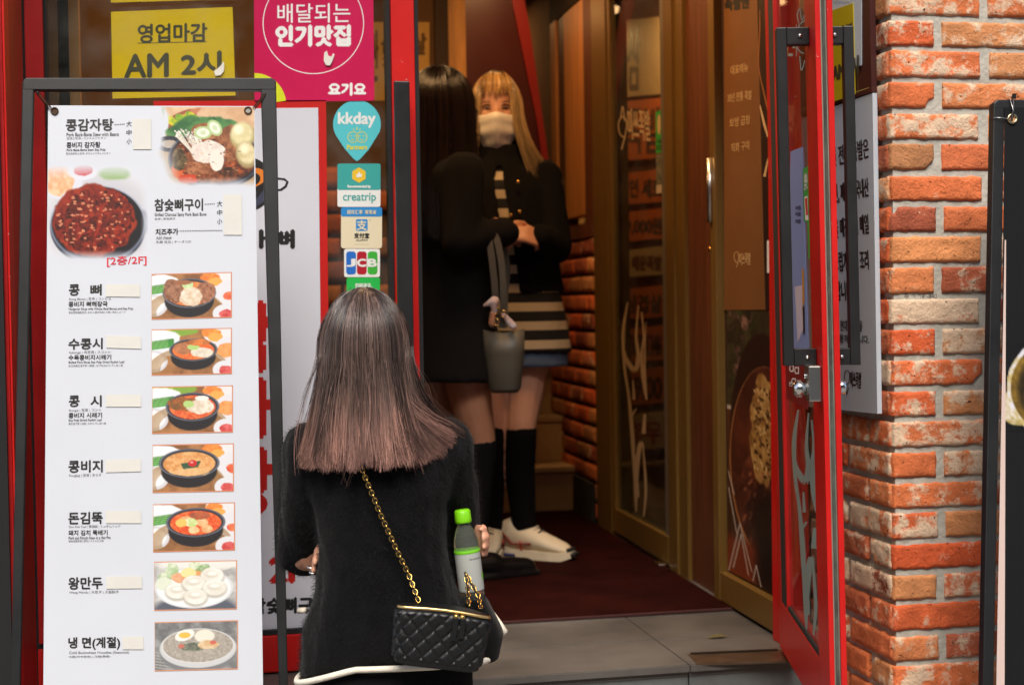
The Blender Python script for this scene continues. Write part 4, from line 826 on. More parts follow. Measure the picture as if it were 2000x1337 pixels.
# --- dish photographs (printed, flat)
def thumb(seed, kind):
    P_ = Paint(118, 70, (116, 70, 36), seed); P_.put(np.ones((70, 118)), (120, 74, 40), col2=(168, 112, 62), sc=5)
    if kind == 'mandu':
        P_.put(np.ones((70, 118)), (150, 150, 148), col2=(214, 214, 206), sc=6); P_.ell(50, 112, 56, 45, (60, 66, 80), soft=.2); P_.ell(82, 6, 14, 14, (206, 200, 188)); P_.ell(60, 5, 60, 12, (228, 228, 220), soft=.5)
        P_.ell(48, 55, 47, 41, (238, 240, 240), soft=.03); P_.ring(48, 55, 47, 41, .05, (206, 210, 214))
        for cx, cy, c in ((14, 30, (120, 160, 96)), (22, 18, (150, 184, 120)), (52, 14, (160, 186, 110)), (60, 20, (110, 150, 80)), (12, 46, (210, 220, 200))): P_.ell(cx, cy, 9, 14, c, rag=.9, col2=(220, 228, 200), tsc=16)
        P_.ell(31, 34, 10, 10, (214, 122, 74), rag=.4, col2=(232, 170, 120)); P_.ell(52, 28, 7, 8, (222, 140, 70)); P_.ell(42, 24, 9, 9, (232, 220, 140), rag=.4)
        for cx, cy in ((28, 60), (70, 30), (48, 45), (73, 55), (50, 72)):
            P_.ell(cx, cy + 3, 15, 18, (176, 172, 156), soft=.25); P_.ell(cx, cy, 14, 16, (224, 220, 204), soft=.12, rag=.1, col2=(242, 240, 230), tsc=10); P_.ell(cx - 1, cy - 2, 8, 7, (206, 200, 180), soft=.8); P_.ell(cx, cy - 4, 6, 4, (244, 242, 232), soft=.7)
        return P_
    if kind == 'noodle':
        P_.put(np.ones((70, 118)), (84, 86, 86), col2=(140, 142, 140), sc=7)
        for k in range(12): P_.line(-5, 60 + k * 6, 40, 74 + k * 6, 1.0, (150, 150, 146))
        P_.ell(52, 62, 46, 44, (100, 104, 106), soft=.06); P_.ell(52, 55, 46, 40, (196, 198, 198), soft=.04); P_.ell(52, 50, 43, 34, (140, 130, 116), soft=.05, col2=(172, 164, 150), tsc=40)
        P_.ring(52, 50, 43.5, 35, .03, (226, 228, 228)); P_.ell(36, 28, 12, 11, (238, 236, 226), soft=.1, rot=-.3); P_.ell(36, 28, 7, 6, (232, 178, 50), soft=.2); P_.ell(60, 30, 12, 13, (232, 226, 206), soft=.15, rag=.2)
        P_.ell(46, 52, 15, 9, (62, 70, 56), rag=.9, col2=(120, 124, 100), tsc=18); P_.ell(64, 50, 12, 10, (200, 150, 90), rag=.9, col2=(222, 196, 150)); P_.ell(32, 50, 4, 4, (190, 90, 70)); P_.ell(70, 44, 4, 4, (200, 80, 60)); return P_
    g = np.random.default_rng(seed)
    if kind in (1, 2): 
        P_.ell(14, 8, 26, 16, (150, 176, 60), rag=.7, col2=(214, 206, 60), tsc=14); P_.ell(40, 6, 16, 9, (120, 160, 50), rag=.8)
    P_.ell(88, 10, 24, 26, (226, 226, 226), soft=.05); P_.ell(74, 10, 12, 9, (238, 150, 56), rag=.5, col2=(224, 110, 40)); P_.ell(80, 20, 9, 9, (240, 164, 70), rag=.6)
    P_.ell(10, 20, 26, 18, (232, 236, 240), rag=.25, soft=.1); P_.ell(14, 44, 22, 15, (226, 230, 234), rag=.2)
    for k in range(4): P_.line(-2, 30 + 4 * k, 26, 24 + 4 * k, 2.6, (52, 120 + 8 * k, 46)); P_.line(-2, 29 + 4 * k, 20, 24.5 + 4 * k, .8, (120, 176, 96))
    P_.ell(98, 46, 20, 28, (222, 222, 226), soft=.05); P_.ell(98, 52, 8, 9, (214, 70, 40), rag=.6, col2=(236, 120, 70)) if kind not in (1, 2) else P_.ell(94, 48, 14, 16, (240, 128, 50), rag=.5, col2=(248, 160, 90))
    P_.ell(2, 70, 18, 24, (208, 208, 212), soft=.05); P_.ell(1, 69, 15, 18, (246, 246, 244), soft=.2, tex=.03)
    cx, cy, rx, ry = {0: (47, 44, 33, 32), 1: (52, 46, 30, 24), 2: (50, 44, 33, 30), 3: (45, 40, 37, 30), 4: (52, 40, 36, 30)}[kind]
    for k in range(16): P_.ring(cx - 6, cy + 42, 36 + 1.2 * k * .8, 34 + k * .9, .02, (176, 132, 72) if k % 2 else (120, 80, 40), soft=.03, alpha=.8)
    P_.ell(cx, cy + 16, rx * .93, ry * 1.15, (24, 22, 24), soft=.06); P_.ell(cx, cy, rx, ry, (40, 40, 46), soft=.04); P_.ring(cx, cy, rx, ry, .06, (92, 96, 108), soft=.03)
    sc_ = {0: ((196, 80, 30), (224, 140, 70)), 1: ((222, 84, 30), (240, 130, 60)), 2: ((206, 60, 24), (232, 120, 60)), 3: ((206, 130, 62), (232, 176, 110)), 4: ((214, 60, 22), (238, 110, 50))}[kind]
    P_.ell(cx, cy + 1, rx * .87, ry * .84, sc_[0], soft=.05, col2=sc_[1], tsc=26)
    if kind == 0:
        P_.ell(27, 38, 13, 26, (112, 66, 44), rag=.5, col2=(170, 116, 84), tsc=22); P_.ell(66, 44, 13, 24, (126, 70, 44), rag=.5, col2=(184, 124, 90), tsc=22); P_.ell(48, 52, 14, 20, (238, 226, 204), rag=.5, col2=(214, 186, 150), tsc=20); P_.ell(45, 26, 7, 9, (164, 200, 116), rag=.2, col2=(210, 226, 170)); P_.ell(38, 20, 12, 5, (150, 90, 56), rag=.6)
    if kind == 1:
        P_.ell(40, 42, 12, 12, (206, 120, 70), rag=.6, col2=(150, 96, 60)); P_.ell(62, 52, 14, 11, (236, 226, 206), rag=.5, col2=(204, 190, 166), tsc=20); P_.ell(52, 40, 7, 6, (170, 206, 110), rag=.3); P_.ell(58, 30, 14, 6, (130, 70, 40), rag=.8, col2=(220, 120, 50))
    if kind == 2:
        P_.ell(40, 36, 20, 14, (170, 84, 36), rag=.8, col2=(100, 70, 34), tsc=24); P_.ell(60, 44, 18, 15, (238, 230, 212), rag=.5, col2=(214, 194, 166), tsc=20); P_.ell(45, 38, 7, 8, (172, 206, 116), rag=.3); P_.ell(62, 26, 9, 5, (240, 236, 226), rag=.4)
    if kind == 3:
        for k in range(4): P_.line(36 + k, 42 + 3 * k, 58 - k, 40 + 3 * k - 3, 1.6, (44, 76, 50))
        P_.ell(49, 40, 5.5, 7, (196, 30, 28), soft=.15); P_.ell(48, 38, 2, 2, (240, 150, 140)); P_.ell(45, 58, 24, 8, (232, 190, 130), rag=.9, alpha=.6)
    if kind == 4:
        for cx_, cy_ in ((40, 34), (60, 40), (50, 56), (66, 54)): P_.ell(cx_, cy_, 7, 8, (238, 206, 150), rag=.3, soft=.1, col2=(220, 150, 90))
        P_.ell(57, 26, 14, 8, (186, 86, 50), rag=.4, col2=(140, 70, 44)); P_.ell(46, 40, 8, 9, (190, 210, 120), rag=.5, col2=(236, 236, 200)); P_.ell(34, 40, 7, 9, (244, 190, 90), rag=.4)
    P_.ell(92, 90, 16, 20, (220, 222, 226), soft=.05); P_.ell(93, 92, 9, 10, (190, 44, 44), rag=.5, col2=(224, 100, 96)); return P_
boxes = [(0, (296, 535, 453, 624), -4), (1, (296, 643, 453, 733), -3), (2, (297, 755, 455, 847), -3), (3, (298, 868, 457, 962), -3), (4, (299, 984, 459, 1078), -4), ('mandu', (301, 1096, 463, 1192), -3), ('noodle', (302, 1214, 465, 1310), -4)]
EDGE = mat('photo_border', (206, 128, 88), rough=.5)
for i, (k, b, dy) in enumerate(boxes):
    p = thumb(40 + i, k); im = p.a; im[:2] = im[-2:] = (206, 128, 88); im[:, :1] = im[:, -2:] = (206, 128, 88); p.a = im * .88 + 26 if k not in ('mandu', 'noodle') else im * .8 + 46
    p.sheet('dish_photo', MP, b, .0007, ms, PRINT, dy=dy)
def fade(P_, m): P_.a = P_.a * m[..., None] + np.array((208.5, 213.5, 221)) * (1 - m[..., None])
# stew pan top right
P_ = Paint(130, 106, (214, 196, 176), 5); J = np.ones((106, 130))
P_.put(J, (202, 160, 120), col2=(226, 196, 160), sc=4); P_.ell(22, 18, 22, 9, (150, 84, 56), rot=-.5, rag=.1); P_.ell(30, 12, 18, 4, (190, 120, 84), rot=-.5)
for k in range(9): P_.ell(14 + 3.2 * k, 16 - 1.0 * k + (k % 3) * 3, 4, 5, (222, 204, 40), rag=.8, col2=(90, 150, 50))
P_.ell(3, 20, 10, 22, (208, 214, 222), soft=.1); P_.ell(2, 6, 8, 10, (120, 160, 80), rag=.5)
for k in range(26): P_.ring(62, 62, 58 - k * .5, 46 - k * .4, .012, (190, 160, 110) if k % 2 else (140, 110, 66), soft=.02)
P_.ell(52, 36, 40, 26, (44, 92, 52), rag=.35, col2=(84, 134, 74), tsc=9); P_.ell(14, 46, 13, 10, (34, 36, 44)); P_.ell(14, 46, 8, 5, (176, 160, 140))
P_.ell(60, 66, 47, 37, (30, 30, 36), soft=.03); P_.ring(60, 63, 47, 36, .03, (84, 88, 104)); P_.ell(60, 63, 43, 32, (70, 36, 20), col2=(160, 74, 34), tsc=18)
P_.ell(52, 30, 16, 11, (138, 84, 48), rag=.4, col2=(180, 124, 80)); P_.ell(76, 46, 16, 24, (116, 66, 40), rag=.35, col2=(172, 112, 72), tsc=20, rot=.5); P_.ell(46, 70, 17, 22, (120, 66, 40), rag=.3, col2=(178, 116, 76), tsc=22)
for k in range(46):
    x_, y_ = 19 + 26 * P_.rng.random(), 28 + 16 * P_.rng.random() - .1 * k * 0; v_ = .78 + .25 * P_.rng.random()
    P_.line(x_, y_, 38 + 12 * (x_ - 19) / 26 + 3 * P_.rng.random(), 60 + 4 * P_.rng.random(), .42, (232 * v_, 224 * v_, 206 * v_)); P_.ell(x_, y_, 1.0, 1.3, (246 * v_, 240 * v_, 226 * v_))
P_.ell(52, 56, 18, 14, (238, 228, 214), rag=.4, col2=(214, 200, 188), tsc=14); P_.ell(62, 66, 7, 13, (232, 222, 208), rag=.3)
for cx_, cy_, r in ((48, 32, 0), (60, 26, .9)): P_.ell(cx_, cy_, 9, 8, (176, 200, 140), rot=r); P_.ell(cx_, cy_, 6.5, 5.5, (232, 236, 214), rot=r); P_.ell(cx_, cy_, 3, 3, (200, 214, 176), rot=r)
P_.ell(88, 36, 12.5, 16.5, (170, 156, 104), soft=.2, rot=.4); P_.ell(87.5, 33, 11, 14, (226, 216, 168), soft=.3, rot=.4, col2=(206, 194, 142), tsc=7); P_.ell(84, 28, 5, 6, (240, 234, 200), soft=.8); P_.ell(92, 60, 10.5, 16.5, (160, 142, 96), soft=.2, rot=-.3); P_.ell(92, 57, 9, 14, (222, 208, 164), soft=.3, rot=-.3, col2=(196, 180, 130), tsc=7); P_.ell(90, 52, 4, 6, (236, 228, 192), soft=.8); P_.ell(22, 78, 6, 12, (206, 90, 44), rag=.4); P_.ell(34, 90, 10, 6, (196, 60, 30), rag=.6); P_.ell(24, 66, 7, 13, (64, 50, 30), rag=1.1, col2=(120, 100, 66), tsc=24); P_.ell(72, 82, 12, 8, (48, 28, 16), rag=1.2, col2=(110, 60, 34), tsc=24); P_.ell(56, 88, 16, 5, (86, 40, 20), rag=1.0, col2=(150, 80, 40), tsc=26)
for k in range(60): P_.ell(24 + 62 * P_.rng.random(), 42 + 48 * P_.rng.random(), .8 + P_.rng.random(), .6, (226, 170, 120) if k % 2 else (40, 20, 12), rag=.6, alpha=.6)
X_, Y_ = P_.X, P_.Y; n = (vnoise(106, 130, 4, P_.rng, 2) - .5) * 26
m = np.clip((X_ - 2 + n) / 10, 0, 1) * np.clip((98 - Y_ + n * .3) / 12, 0, 1) * np.clip(1 - np.clip((Y_ - 30) / 70, 0, 1) * np.clip((26 - X_) / 20, 0, 1) * 1.6, 0, 1)
fade(P_, m); P_.sheet('dish_photo', MP, (304, 209, 496.5, 366), .00015, ms, PRINT, dy=0)
# charcoal ribs, left
P_ = Paint(140, 122, (226, 227, 228), 6); P_.ell(52, 60, 58, 56, (196, 196, 202), soft=.5); P_.ell(93, 60, 9, 12, (100, 104, 118), soft=.4)
P_.ell(12, 16, 22, 20, (214, 216, 224), soft=.15); P_.ell(8, 16, 17, 15, (236, 158, 110), rag=.5, col2=(246, 200, 160)); P_.ell(34, 6, 15, 10, (218, 220, 228), soft=.2); P_.ell(34, 6, 9, 6, (214, 96, 96), rag=.5, col2=(190, 60, 70)); P_.ell(66, 9, 15, 7, (150, 178, 124), soft=.4, rag=.3)
P_.ell(49, 66, 47, 40, (64, 68, 80), soft=.03); P_.ring(49, 62, 47, 40, .025, (140, 150, 170)); P_.ell(49, 61, 45, 38, (28, 26, 30), soft=.03)
P_.ell(46, 58, 41, 37, (116, 30, 18), rag=.22, sc=9, soft=.06, col2=(158, 52, 28), tsc=12)
g = P_.rng
for k in range(150):
    a, r = g.random() * 6.28, g.random() ** .5; cx_, cy_ = 46 + 36 * r * math.cos(a), 58 + 32 * r * math.sin(a); v = .65 + .55 * g.random()
    P_.ell(cx_, cy_, 3 + 4 * g.random(), 2.5 + 3 * g.random(), (150 * v, 44 * v, 24 * v), rot=g.random() * 3, rag=.6, col2=(90 * v, 22 * v, 14 * v), tsc=30)
for k in range(120):
    a, r = g.random() * 6.28, g.random() ** .5; cx_, cy_ = 46 + 37 * r * math.cos(a), 58 + 33 * r * math.sin(a)
    P_.ell(cx_, cy_, .9 + 1.2 * g.random(), .7 + .8 * g.random(), (228, 150, 110) if k % 3 else (40, 12, 10), rag=.5, alpha=.75)
m = np.clip((99 - P_.X) / 8, 0, 1) * np.clip((P_.Y - 0) / 14, 0, 1) * np.clip((99 - P_.Y) / 10, 0, 1); q_ = np.clip(1.25 - np.sqrt(((P_.X - 48) / 54) ** 2 + ((P_.Y - 58) / 48) ** 2), 0, .2) * 5
m = m * np.maximum(q_, (P_.Y < 34) * (P_.X < 82) * .9); fade(P_, m); P_.sheet('dish_photo', MP, (94, 322, 292, 508), .00015, ms, PRINT, dy=0)

# ------------------------------------------------------------------ black banner stand at the far right
RP0 = PF.at(1942, 330); RL = .115
R0p = Plane((RP0.x, 2.74, 1.78), (0, -1, RL)); 
rs = thing('banner_stand', 'black banner stand with a dark food banner leaning in front of the bricks', 'banner stand', (1.75, 2.65, 0))
def rpost(pl, q, d0, d1, m):
    vs = []
    A_, B2, C_, D_ = pl.at(*q[0]), pl.at(*q[1]), pl.at(*q[2]), pl.at(*q[3]); t0 = (.01 - A_.z) / (D_.z - A_.z); t1 = (.01 - B2.z) / (C_.z - B2.z)
    pts = [A_, B2, B2 + (C_ - B2) * t1, A_ + (D_ - A_) * t0]
    for o_ in (d0, d1): vs += [p + pl.n * o_ for p in pts]
    return MB().add(vs, [(0, 1, 2, 3), (7, 6, 5, 4), (0, 4, 5, 1), (1, 5, 6, 2), (2, 6, 7, 3), (3, 7, 4, 0)], m)
rpost(R0p, [(1938, 203), (1960, 200), (1938, 1337), (1917, 1337)], -.014, .006, BLACK).build('post', rs, bev=.002)
MB().slab(R0p, [(1938, 203), (1946, 196), (2330, 196), (2330, 214), (1960, 214), (1938, 214)], -.0135, .0065, BLACK).build('crossbar', rs, bev=.002)
rpost(R0p, [(2310, 203), (2332, 200), (2380, 1337), (2358, 1337)], -.014, .006, BLACK).build('post', rs, bev=.002)
DARKB = mat('black_banner', (17, 18, 19), rough=.75, spec=.2, var=.12, vscale=4); BW2 = mat('banner_edge', (200, 178, 168), rough=.7)
bn = rpost(R0p, [(1958, 212), (2320, 212), (2350, 1500), (1946, 1500)], .0075, .0088, DARKB); bn.build('banner', rs)
rpost(R0p, [(1957.5, 470), (1960, 470), (1957, 1337), (1941, 1337)], .0090, .0097, BW2).build('banner_hem', rs)
P_ = Paint(100, 70, (17, 18, 19), 3); P_.ell(17, 72, 24, 22, (170, 150, 90), rag=.2, col2=(214, 206, 190)); P_.ell(46, 50, 44, 58, (214, 214, 222), soft=.02, col2=(190, 170, 110), tsc=14, rag=.06); P_.ell(46.5, 50, 41, 53, (96, 74, 28), soft=.03, col2=(140, 110, 40)); P_.ell(48, 50, 36, 46, (30, 24, 14), soft=.15, col2=(60, 46, 22), tsc=10); P_.ell(60, 70, 3, 4, (190, 180, 160)); P_.ell(46, 40, 14, 16, (120, 84, 40), rag=.8)
P_.sheet('bowl_photo', R0p, (1962, 670, 2182, 842), .0091, rs, PRINT)
for cx, cy in ((1977, 232),):
    g_ = MB(); c = R0p.at(cx, cy, .011); e1 = (R0p.at(cx + 8, cy, .011) - c); e2 = (R0p.at(cx, cy - 8, .011) - c)
    g_.tube([c + e1 * math.cos(a) + e2 * math.sin(a) for a in np.linspace(0, 2 * math.pi, 25)], .0026, mat('brass_grommet', (196, 180, 140), rough=.3, metal=1), n=8, cap=False); g_.face(R0p, [(cx + 6 * math.cos(a), cy + 6 * math.sin(a)) for a in np.linspace(0, 6, 16)], .0098, mat('hole_peach', (206, 150, 110))); g_.build('grommet', rs)
zt = MB(); zt.tube([R0p.at(1976, 236, .012), R0p.at(1980, 215, .016), R0p.at(1979, 196, .014), R0p.at(1976, 190, .004)], .0022, BLACK, n=6); zt.box(-.003, .003, -.003, .003, -.004, .006, BLACK, M=Matrix.Translation(R0p.at(1981, 189, .012))); zt.build('cable_tie', rs)
zt = MB(); zt.tube([R0p.at(1940, 230, .008), R0p.at(1955, 230, .012), R0p.at(1976, 233, .013)], .0008, STEEL, n=5); zt.tube([R0p.at(1976, 236, .014), R0p.at(1979, 215, .018), R0p.at(1973, 195, .010), R0p.at(1968, 193, .004)], .0008, STEEL, n=5); zt.build('wire', rs)

# ------------------------------------------------------------------ right wall of the passage: sliding panel with food poster
pd = thing('panel_door', 'gold framed panel with a brown sign above and a food poster below, behind the open red door', 'panel', (1.45, 3.9, FZ))
S0 = 3.47
pxn = 1600
def wb(mb, pxl, yr, z0, z1, o0, o1, m):
    a = RW.at(pxl, 590); b = Vector((rwx(yr), yr, 0)); vs = []
    for z in (z0, z1):
        for p, o_ in ((a, o0), (a, o1), (b, o1), (b, o0)): q = p + RW.n * o_; vs.append((q.x, q.y, z))
    return mb.add(vs, [(0, 1, 2, 3), (4, 7, 6, 5), (0, 4, 5, 1), (1, 5, 6, 2), (2, 6, 7, 3), (3, 7, 4, 0)], m)
zk = RW.at(1410, 1107).z
wb(MB(), 1408, rwy(1419), FZ, TOP, -.03, .03, GOLDF).build('stile', pd, bev=.002)
wb(MB(), 1419.2, S0, FZ + .01, zk, -.03, .028, GOLDF).build('kick_rail', pd, bev=.002)
wb(MB(), 1419.2, S0, zk + .001, TOP, -.03, .006, mat('panel_core', (50, 26, 16), rough=.6)).build('core', pd)
TANP = mat('tan_sign', (118, 76, 38), rough=.5, var=.06, vscale=3); RWo = Plane(RW.p0, RW.n)
MB().slab(RWo, [(1420, -120), (1482, -140), (1500, 604.5), (1420, 605)], .0065, .009, TANP).build('sign_sheet', pd)
t = MB(); CI = mat('cream_ink', (206, 170, 116), rough=.6); o = .0094
t.text(RWo, '족발앤', 1416, -2, 1462, 22, o, INK, bold=1.4, dy=-6)
for y, ln_, x0, x1 in ((138, '대표메뉴', 1427, 1461), (192, '30년 전통 족발', 1421, 1468), (240, '보쌈 곱창', 1425, 1465), (290, '직화 구이', 1428, 1463)): t.text(RWo, ln_, x0, y - 9, x1, y + 9, o, CI, bold=.1, dy=-7)
t.text(RWo, '미쓰족발', 1444, 494, 1466, 518, o, CI, bold=.2, dy=-1); stroke(t, RWo, [(1441, 514), (1435, 508), (1434, 496), (1440, 492), (1443, 502), (1441, 514), (1438, 522)], .6, o, CI)
t.build('lettering', pd)
MB().slab(RWo, [(1483, -140), (1530, -155), (1540, 604), (1501, 604.5)], .0065, .0085, mat('dark_poster', (40, 24, 18), rough=.4)).build('dark_poster', pd)
t = MB(); stroke(t, RWo, [(1484, 20), (1484, 60), (1482, 130), (1494, 190), (1500, 215)], [.8, 1.2, 1, 1.6, 2], .009, mat('twig_ink', (150, 90, 44))); stroke(t, RWo, [(1484, 205), (1492, 240), (1500, 268)], [1, 2.4, 1.5], .009, CI); stroke(t, RWo, [(1493, 345), (1500, 310)], [2.5, 1], .009, CI); t.text(RWo, '1', 1499, 470, 1506, 532, .009, WHITE, bold=1); t.build('dark_poster_print', pd)
P_ = Paint(70, 190, (90, 44, 24), 9); J = np.ones((190, 70)); P_.put(J, (62, 30, 18), col2=(100, 50, 26), sc=4)
P_.ell(10, 8, 84, 30, (210, 196, 176), soft=.01); P_.ell(8, 8, 80, 28.4, (48, 40, 24), soft=.02, col2=(70, 66, 36), tsc=20)
for k in range(26): P_.ell(P_.rng.random() * 60, P_.rng.random() * 28, 8, 2.4, [(150, 110, 96), (70, 84, 40), (44, 40, 22), (96, 70, 60)][k % 4], rag=.8, rot=P_.rng.random() * 2, col2=(40, 34, 20), tsc=24)
P_.ell(62, 18, 5, 4, (170, 66, 34)); P_.ell(104, 22, 30, 15, (206, 204, 196), soft=.03)
for k in range(3): P_.line(84 + 5 * k, 10 + 2 * k, 102 + 4 * k, 32, 3.0, (72 + 20 * k, 110 + 14 * k, 48))
P_.ell(64, 50, 60, 42, (40, 18, 12), soft=.02); P_.ell(70, 56, 66, 36, (186, 120, 66), soft=.01); P_.ell(70, 55.4, 64, 35.2, (64, 26, 16), soft=.02, col2=(104, 48, 28), tsc=8)
for k in range(16): P_.ell(30 + P_.rng.random() * 60, 56 + P_.rng.random() * 26, 5, 6, (124, 64, 40), rag=.7, rot=P_.rng.random(), col2=(54, 22, 14), tsc=12)
P_.ell(70, 44, 27, 20, (204, 158, 88), rag=.6, sc=9, soft=.05, col2=(134, 92, 42), tsc=30); P_.ell(64, 32, 14, 9, (206, 164, 96), rag=.4, col2=(150, 104, 50), tsc=26)
for k in range(170): P_.ell(48 + P_.rng.random() * 50, 26 + P_.rng.random() * 34, 1.5, .7, (62, 34, 18) if k % 3 else (226, 186, 120), rot=P_.rng.random() * 3)
for k in range(30): P_.ell(24 + 70 * P_.rng.random(), 58 + 22 * P_.rng.random(), 3.5, .6, (196, 124, 84), rot=-.9 + P_.rng.random() * .6, soft=.8, alpha=.6)
P_.ell(80, 76, 40, 12, (34, 14, 10), soft=.5)
P_.ell(100, 92, 60, 12, (26, 12, 10), soft=.3); P_.put(np.clip((P_.Y - 84) / 4, 0, 1) * np.clip((60 - P_.X) / 20, 0, 1), (128, 50, 24))
for x0, y0, x1, y1 in ((2, 100, 22, 80), (22, 80, 42, 96), (10, 98, 24, 84), (24, 84, 36, 98), (44, 99, 50, 93), (50, 93, 58, 100), (2, 68, 16, 84), (2, 62, 12, 70), (88, 100, 98, 88)): P_.line(x0, y0, x1, y1, 1.1, (206, 192, 176))
P_.a *= .92
P_.sheet('food_poster', RWo, None, .0085, pd, PRINT, quad=((1420, 605.5), (1523, 607.5), (1534, 1170), (1421, 1112)))
hw = thing('pull_handle', 'slim steel bar handle on the dark wood panel', 'handle', RW.at(1389, 376)); c0 = RW.at(1388.5, 376, .0); 
z0_, z1_ = RW.at(1388, 438).z, RW.at(1388, 315).z
hm = MB(); p0 = RW.at(1389, 590, .034); hm.tube([(p0.x, p0.y, z0_), (p0.x, p0.y, z1_)], .009, STEEL, n=14)
hm.build('bar', hw)
for z in (z0_ + .02, z1_ - .02): q = RW.at(1389, 590, .0005); MB().tube([(q.x, q.y, z), (p0.x, p0.y, z)], .005, STEEL).build('standoff', hw)
kh = thing('keyhole_plate', 'narrow steel keyhole plate below the bar handle on the dark wood panel', 'lock', RW.at(1393, 488))
MB().slab(RW, [(1389, 468), (1396, 467), (1396, 511), (1389, 512)], .0005, .003, STEEL).build('plate', kh); p0 = RW.at(1392, 487, .003); MB().tube([p0, p0 + RW.n * .012], .007, mat('brass_knob', (200, 150, 70), rough=.2, metal=1), n=12).build('knob', kh)

# glass inner door in a gold frame
gd = thing('inner_glass_door', 'gold framed inner glass door with a white deer drawing and script logo', 'door', (1.48, 5.0, FZ))
zr0, zr1 = .70, RW.at(1205, 989).z
def wq(mb, a, b, z0, z1, o0, o1, m): return wallbox(mb, a, b, z0, z1, o0, o1, m)
wq(MB(), 1206, 1309, zr0, zr1, -.012, .018, GOLDF).build('kick_rail', gd, bev=.002)
wq(MB(), 1201, 1205.5, zr0, TOP - .02, -.012, .018, GOLDF).build('stile', gd, bev=.002)
wq(MB(), 1206, 1303, TOP - .1, TOP - .02, -.012, .018, GOLDF).build('top_rail', gd)
wq(MB(), 1206, 1301.5, zr1 + .001, TOP - .101, -.002, .006, GLASSD).build('glass_pane', gd)
wq(MB(), 1302, 1308, zr1 + .001, TOP - .021, -.004, .012, mat('glass_edge_trim', (150, 140, 124), rough=.35, metal=.6)).build('edge_trim', gd)
sb = MB(); wallbox(sb, 1298, 1309, FZ + .001, FZ + .018, .0185, .05, CHROME); sb.build('floor_pivot', gd, bev=.003)
GIn = Plane(RW.p0 + RW.n * .0065, RW.n)
dm2 = MB(); FILM = mat('cream_film', (196, 170, 130), rough=.6); deer(dm2, GIn, 1.05, 1211, 590, .95, .0003, FILM); dm2.build('deer_drawing', gd)
t = MB(); t.text(GIn, '미쓰족발', 1228, 212, 1271, 272, .0003, FILM, bold=.5, dy=4, shear=-3); stroke(t, GIn, [(1222, 270), (1211, 262), (1208, 240), (1216, 228), (1224, 240), (1221, 264), (1214, 292)], 1.0, .0003, FILM); stroke(t, GIn, [(1212, 232), (1216, 208), (1220, 236)], .9, .0003, FILM); t.build('script_logo', gd)
gs = thing('green_label', 'small green label with a cream oval on the inner glass door', 'label', GIn.at(1287, 300)); MB().slab(GIn, [(1281, 219), (1292, 215), (1294, 298), (1282, 300)], .0004, .0012, mat('green_print', (54, 164, 70))).build('sheet', gs)
t = MB(); t.face(GIn, epts(1287, 243, 3.4, 20, 0, 360, 20), .0015, mat('cream_oval', (206, 176, 130))); t.text(GIn, '네', 1283, 272, 1291, 280, .0015, INK, bold=.3); t.text(GIn, 'ㅁ', 1283, 284, 1291, 292, .0015, INK, bold=.3); t.build('lettering', gs)
gl2 = thing('photo_leaflet', 'narrow grey photo leaflet under the green label on the inner glass door', 'leaflet', GIn.at(1287, 376))
P_ = Paint(14, 60, (96, 100, 92), 12); P_.put(np.ones((60, 14)), (84, 88, 82), col2=(140, 132, 104), sc=12); P_.put((P_.Y > 78) * 1.0, (196, 180, 156)); P_.sheet('sheet', GIn, None, .0006, gl2, PRINT, quad=((1281, 302), (1293, 300), (1296, 376), (1282, 378)))
# menu boards behind the inner glass door
BP = Plane((2.045, 5, 0), (-1, 0, 0)); OB = mat('orange_board', (196, 96, 34), rough=.6, var=.08, vscale=4); CB = mat('cream_board', (190, 160, 116), rough=.6)
for i, (y0, y1, m_, tx, c_) in enumerate(((38, 188, CB, '삼', (90, 70, 50)), (196, 312, OB, '족발', (70, 34, 18)), (336, 398, OB, '1인 세트', (60, 30, 18)), (412, 470, OB, '9,000원', (50, 26, 16)), (486, 540, CB, '3 매운족발', (90, 30, 20)), (562, 622, OB, '삼겹살', (60, 30, 18)), (640, 706, OB, '0507-1346', (60, 30, 18)), (722, 790, OB, '09:00', (40, 22, 14)), (808, 878, CB, '휴무', (150, 40, 24)))):
    mbd = thing('menu_board', ['cream wall board with a single large character, topmost behind the inner glass door', 'orange wall board with a two-character word behind the script logo', 'orange wall board with small lettering under the script logo on the inner door', 'orange wall board with a price in heavy figures behind the inner glass door', 'cream wall board with a red figure 3 behind the inner glass door', 'orange wall board with three heavy characters right under the figure 3 board', 'orange wall board with a telephone number behind the deer drawing', 'orange wall board with opening hours behind the deer drawing', 'cream wall board with red characters, lowest behind the inner glass door'][i], 'board', BP.at(1250, y1), 0, 'menu boards in the dining room')
    MB().slab(BP, [(1196, y0 + 6), (1320, y0 - 8), (1320, y1 - 6), (1196, y1 + 4)], .0005, .012, m_).build('sheet', mbd)
    t = MB(); t.text(BP, tx, 1222 if i else 1226, y0 + 14, 1292 if i else 1250, y1 - 12, .0124, mat('board_ink_%d' % i, c_), bold=1.4); t.build('lettering', mbd)

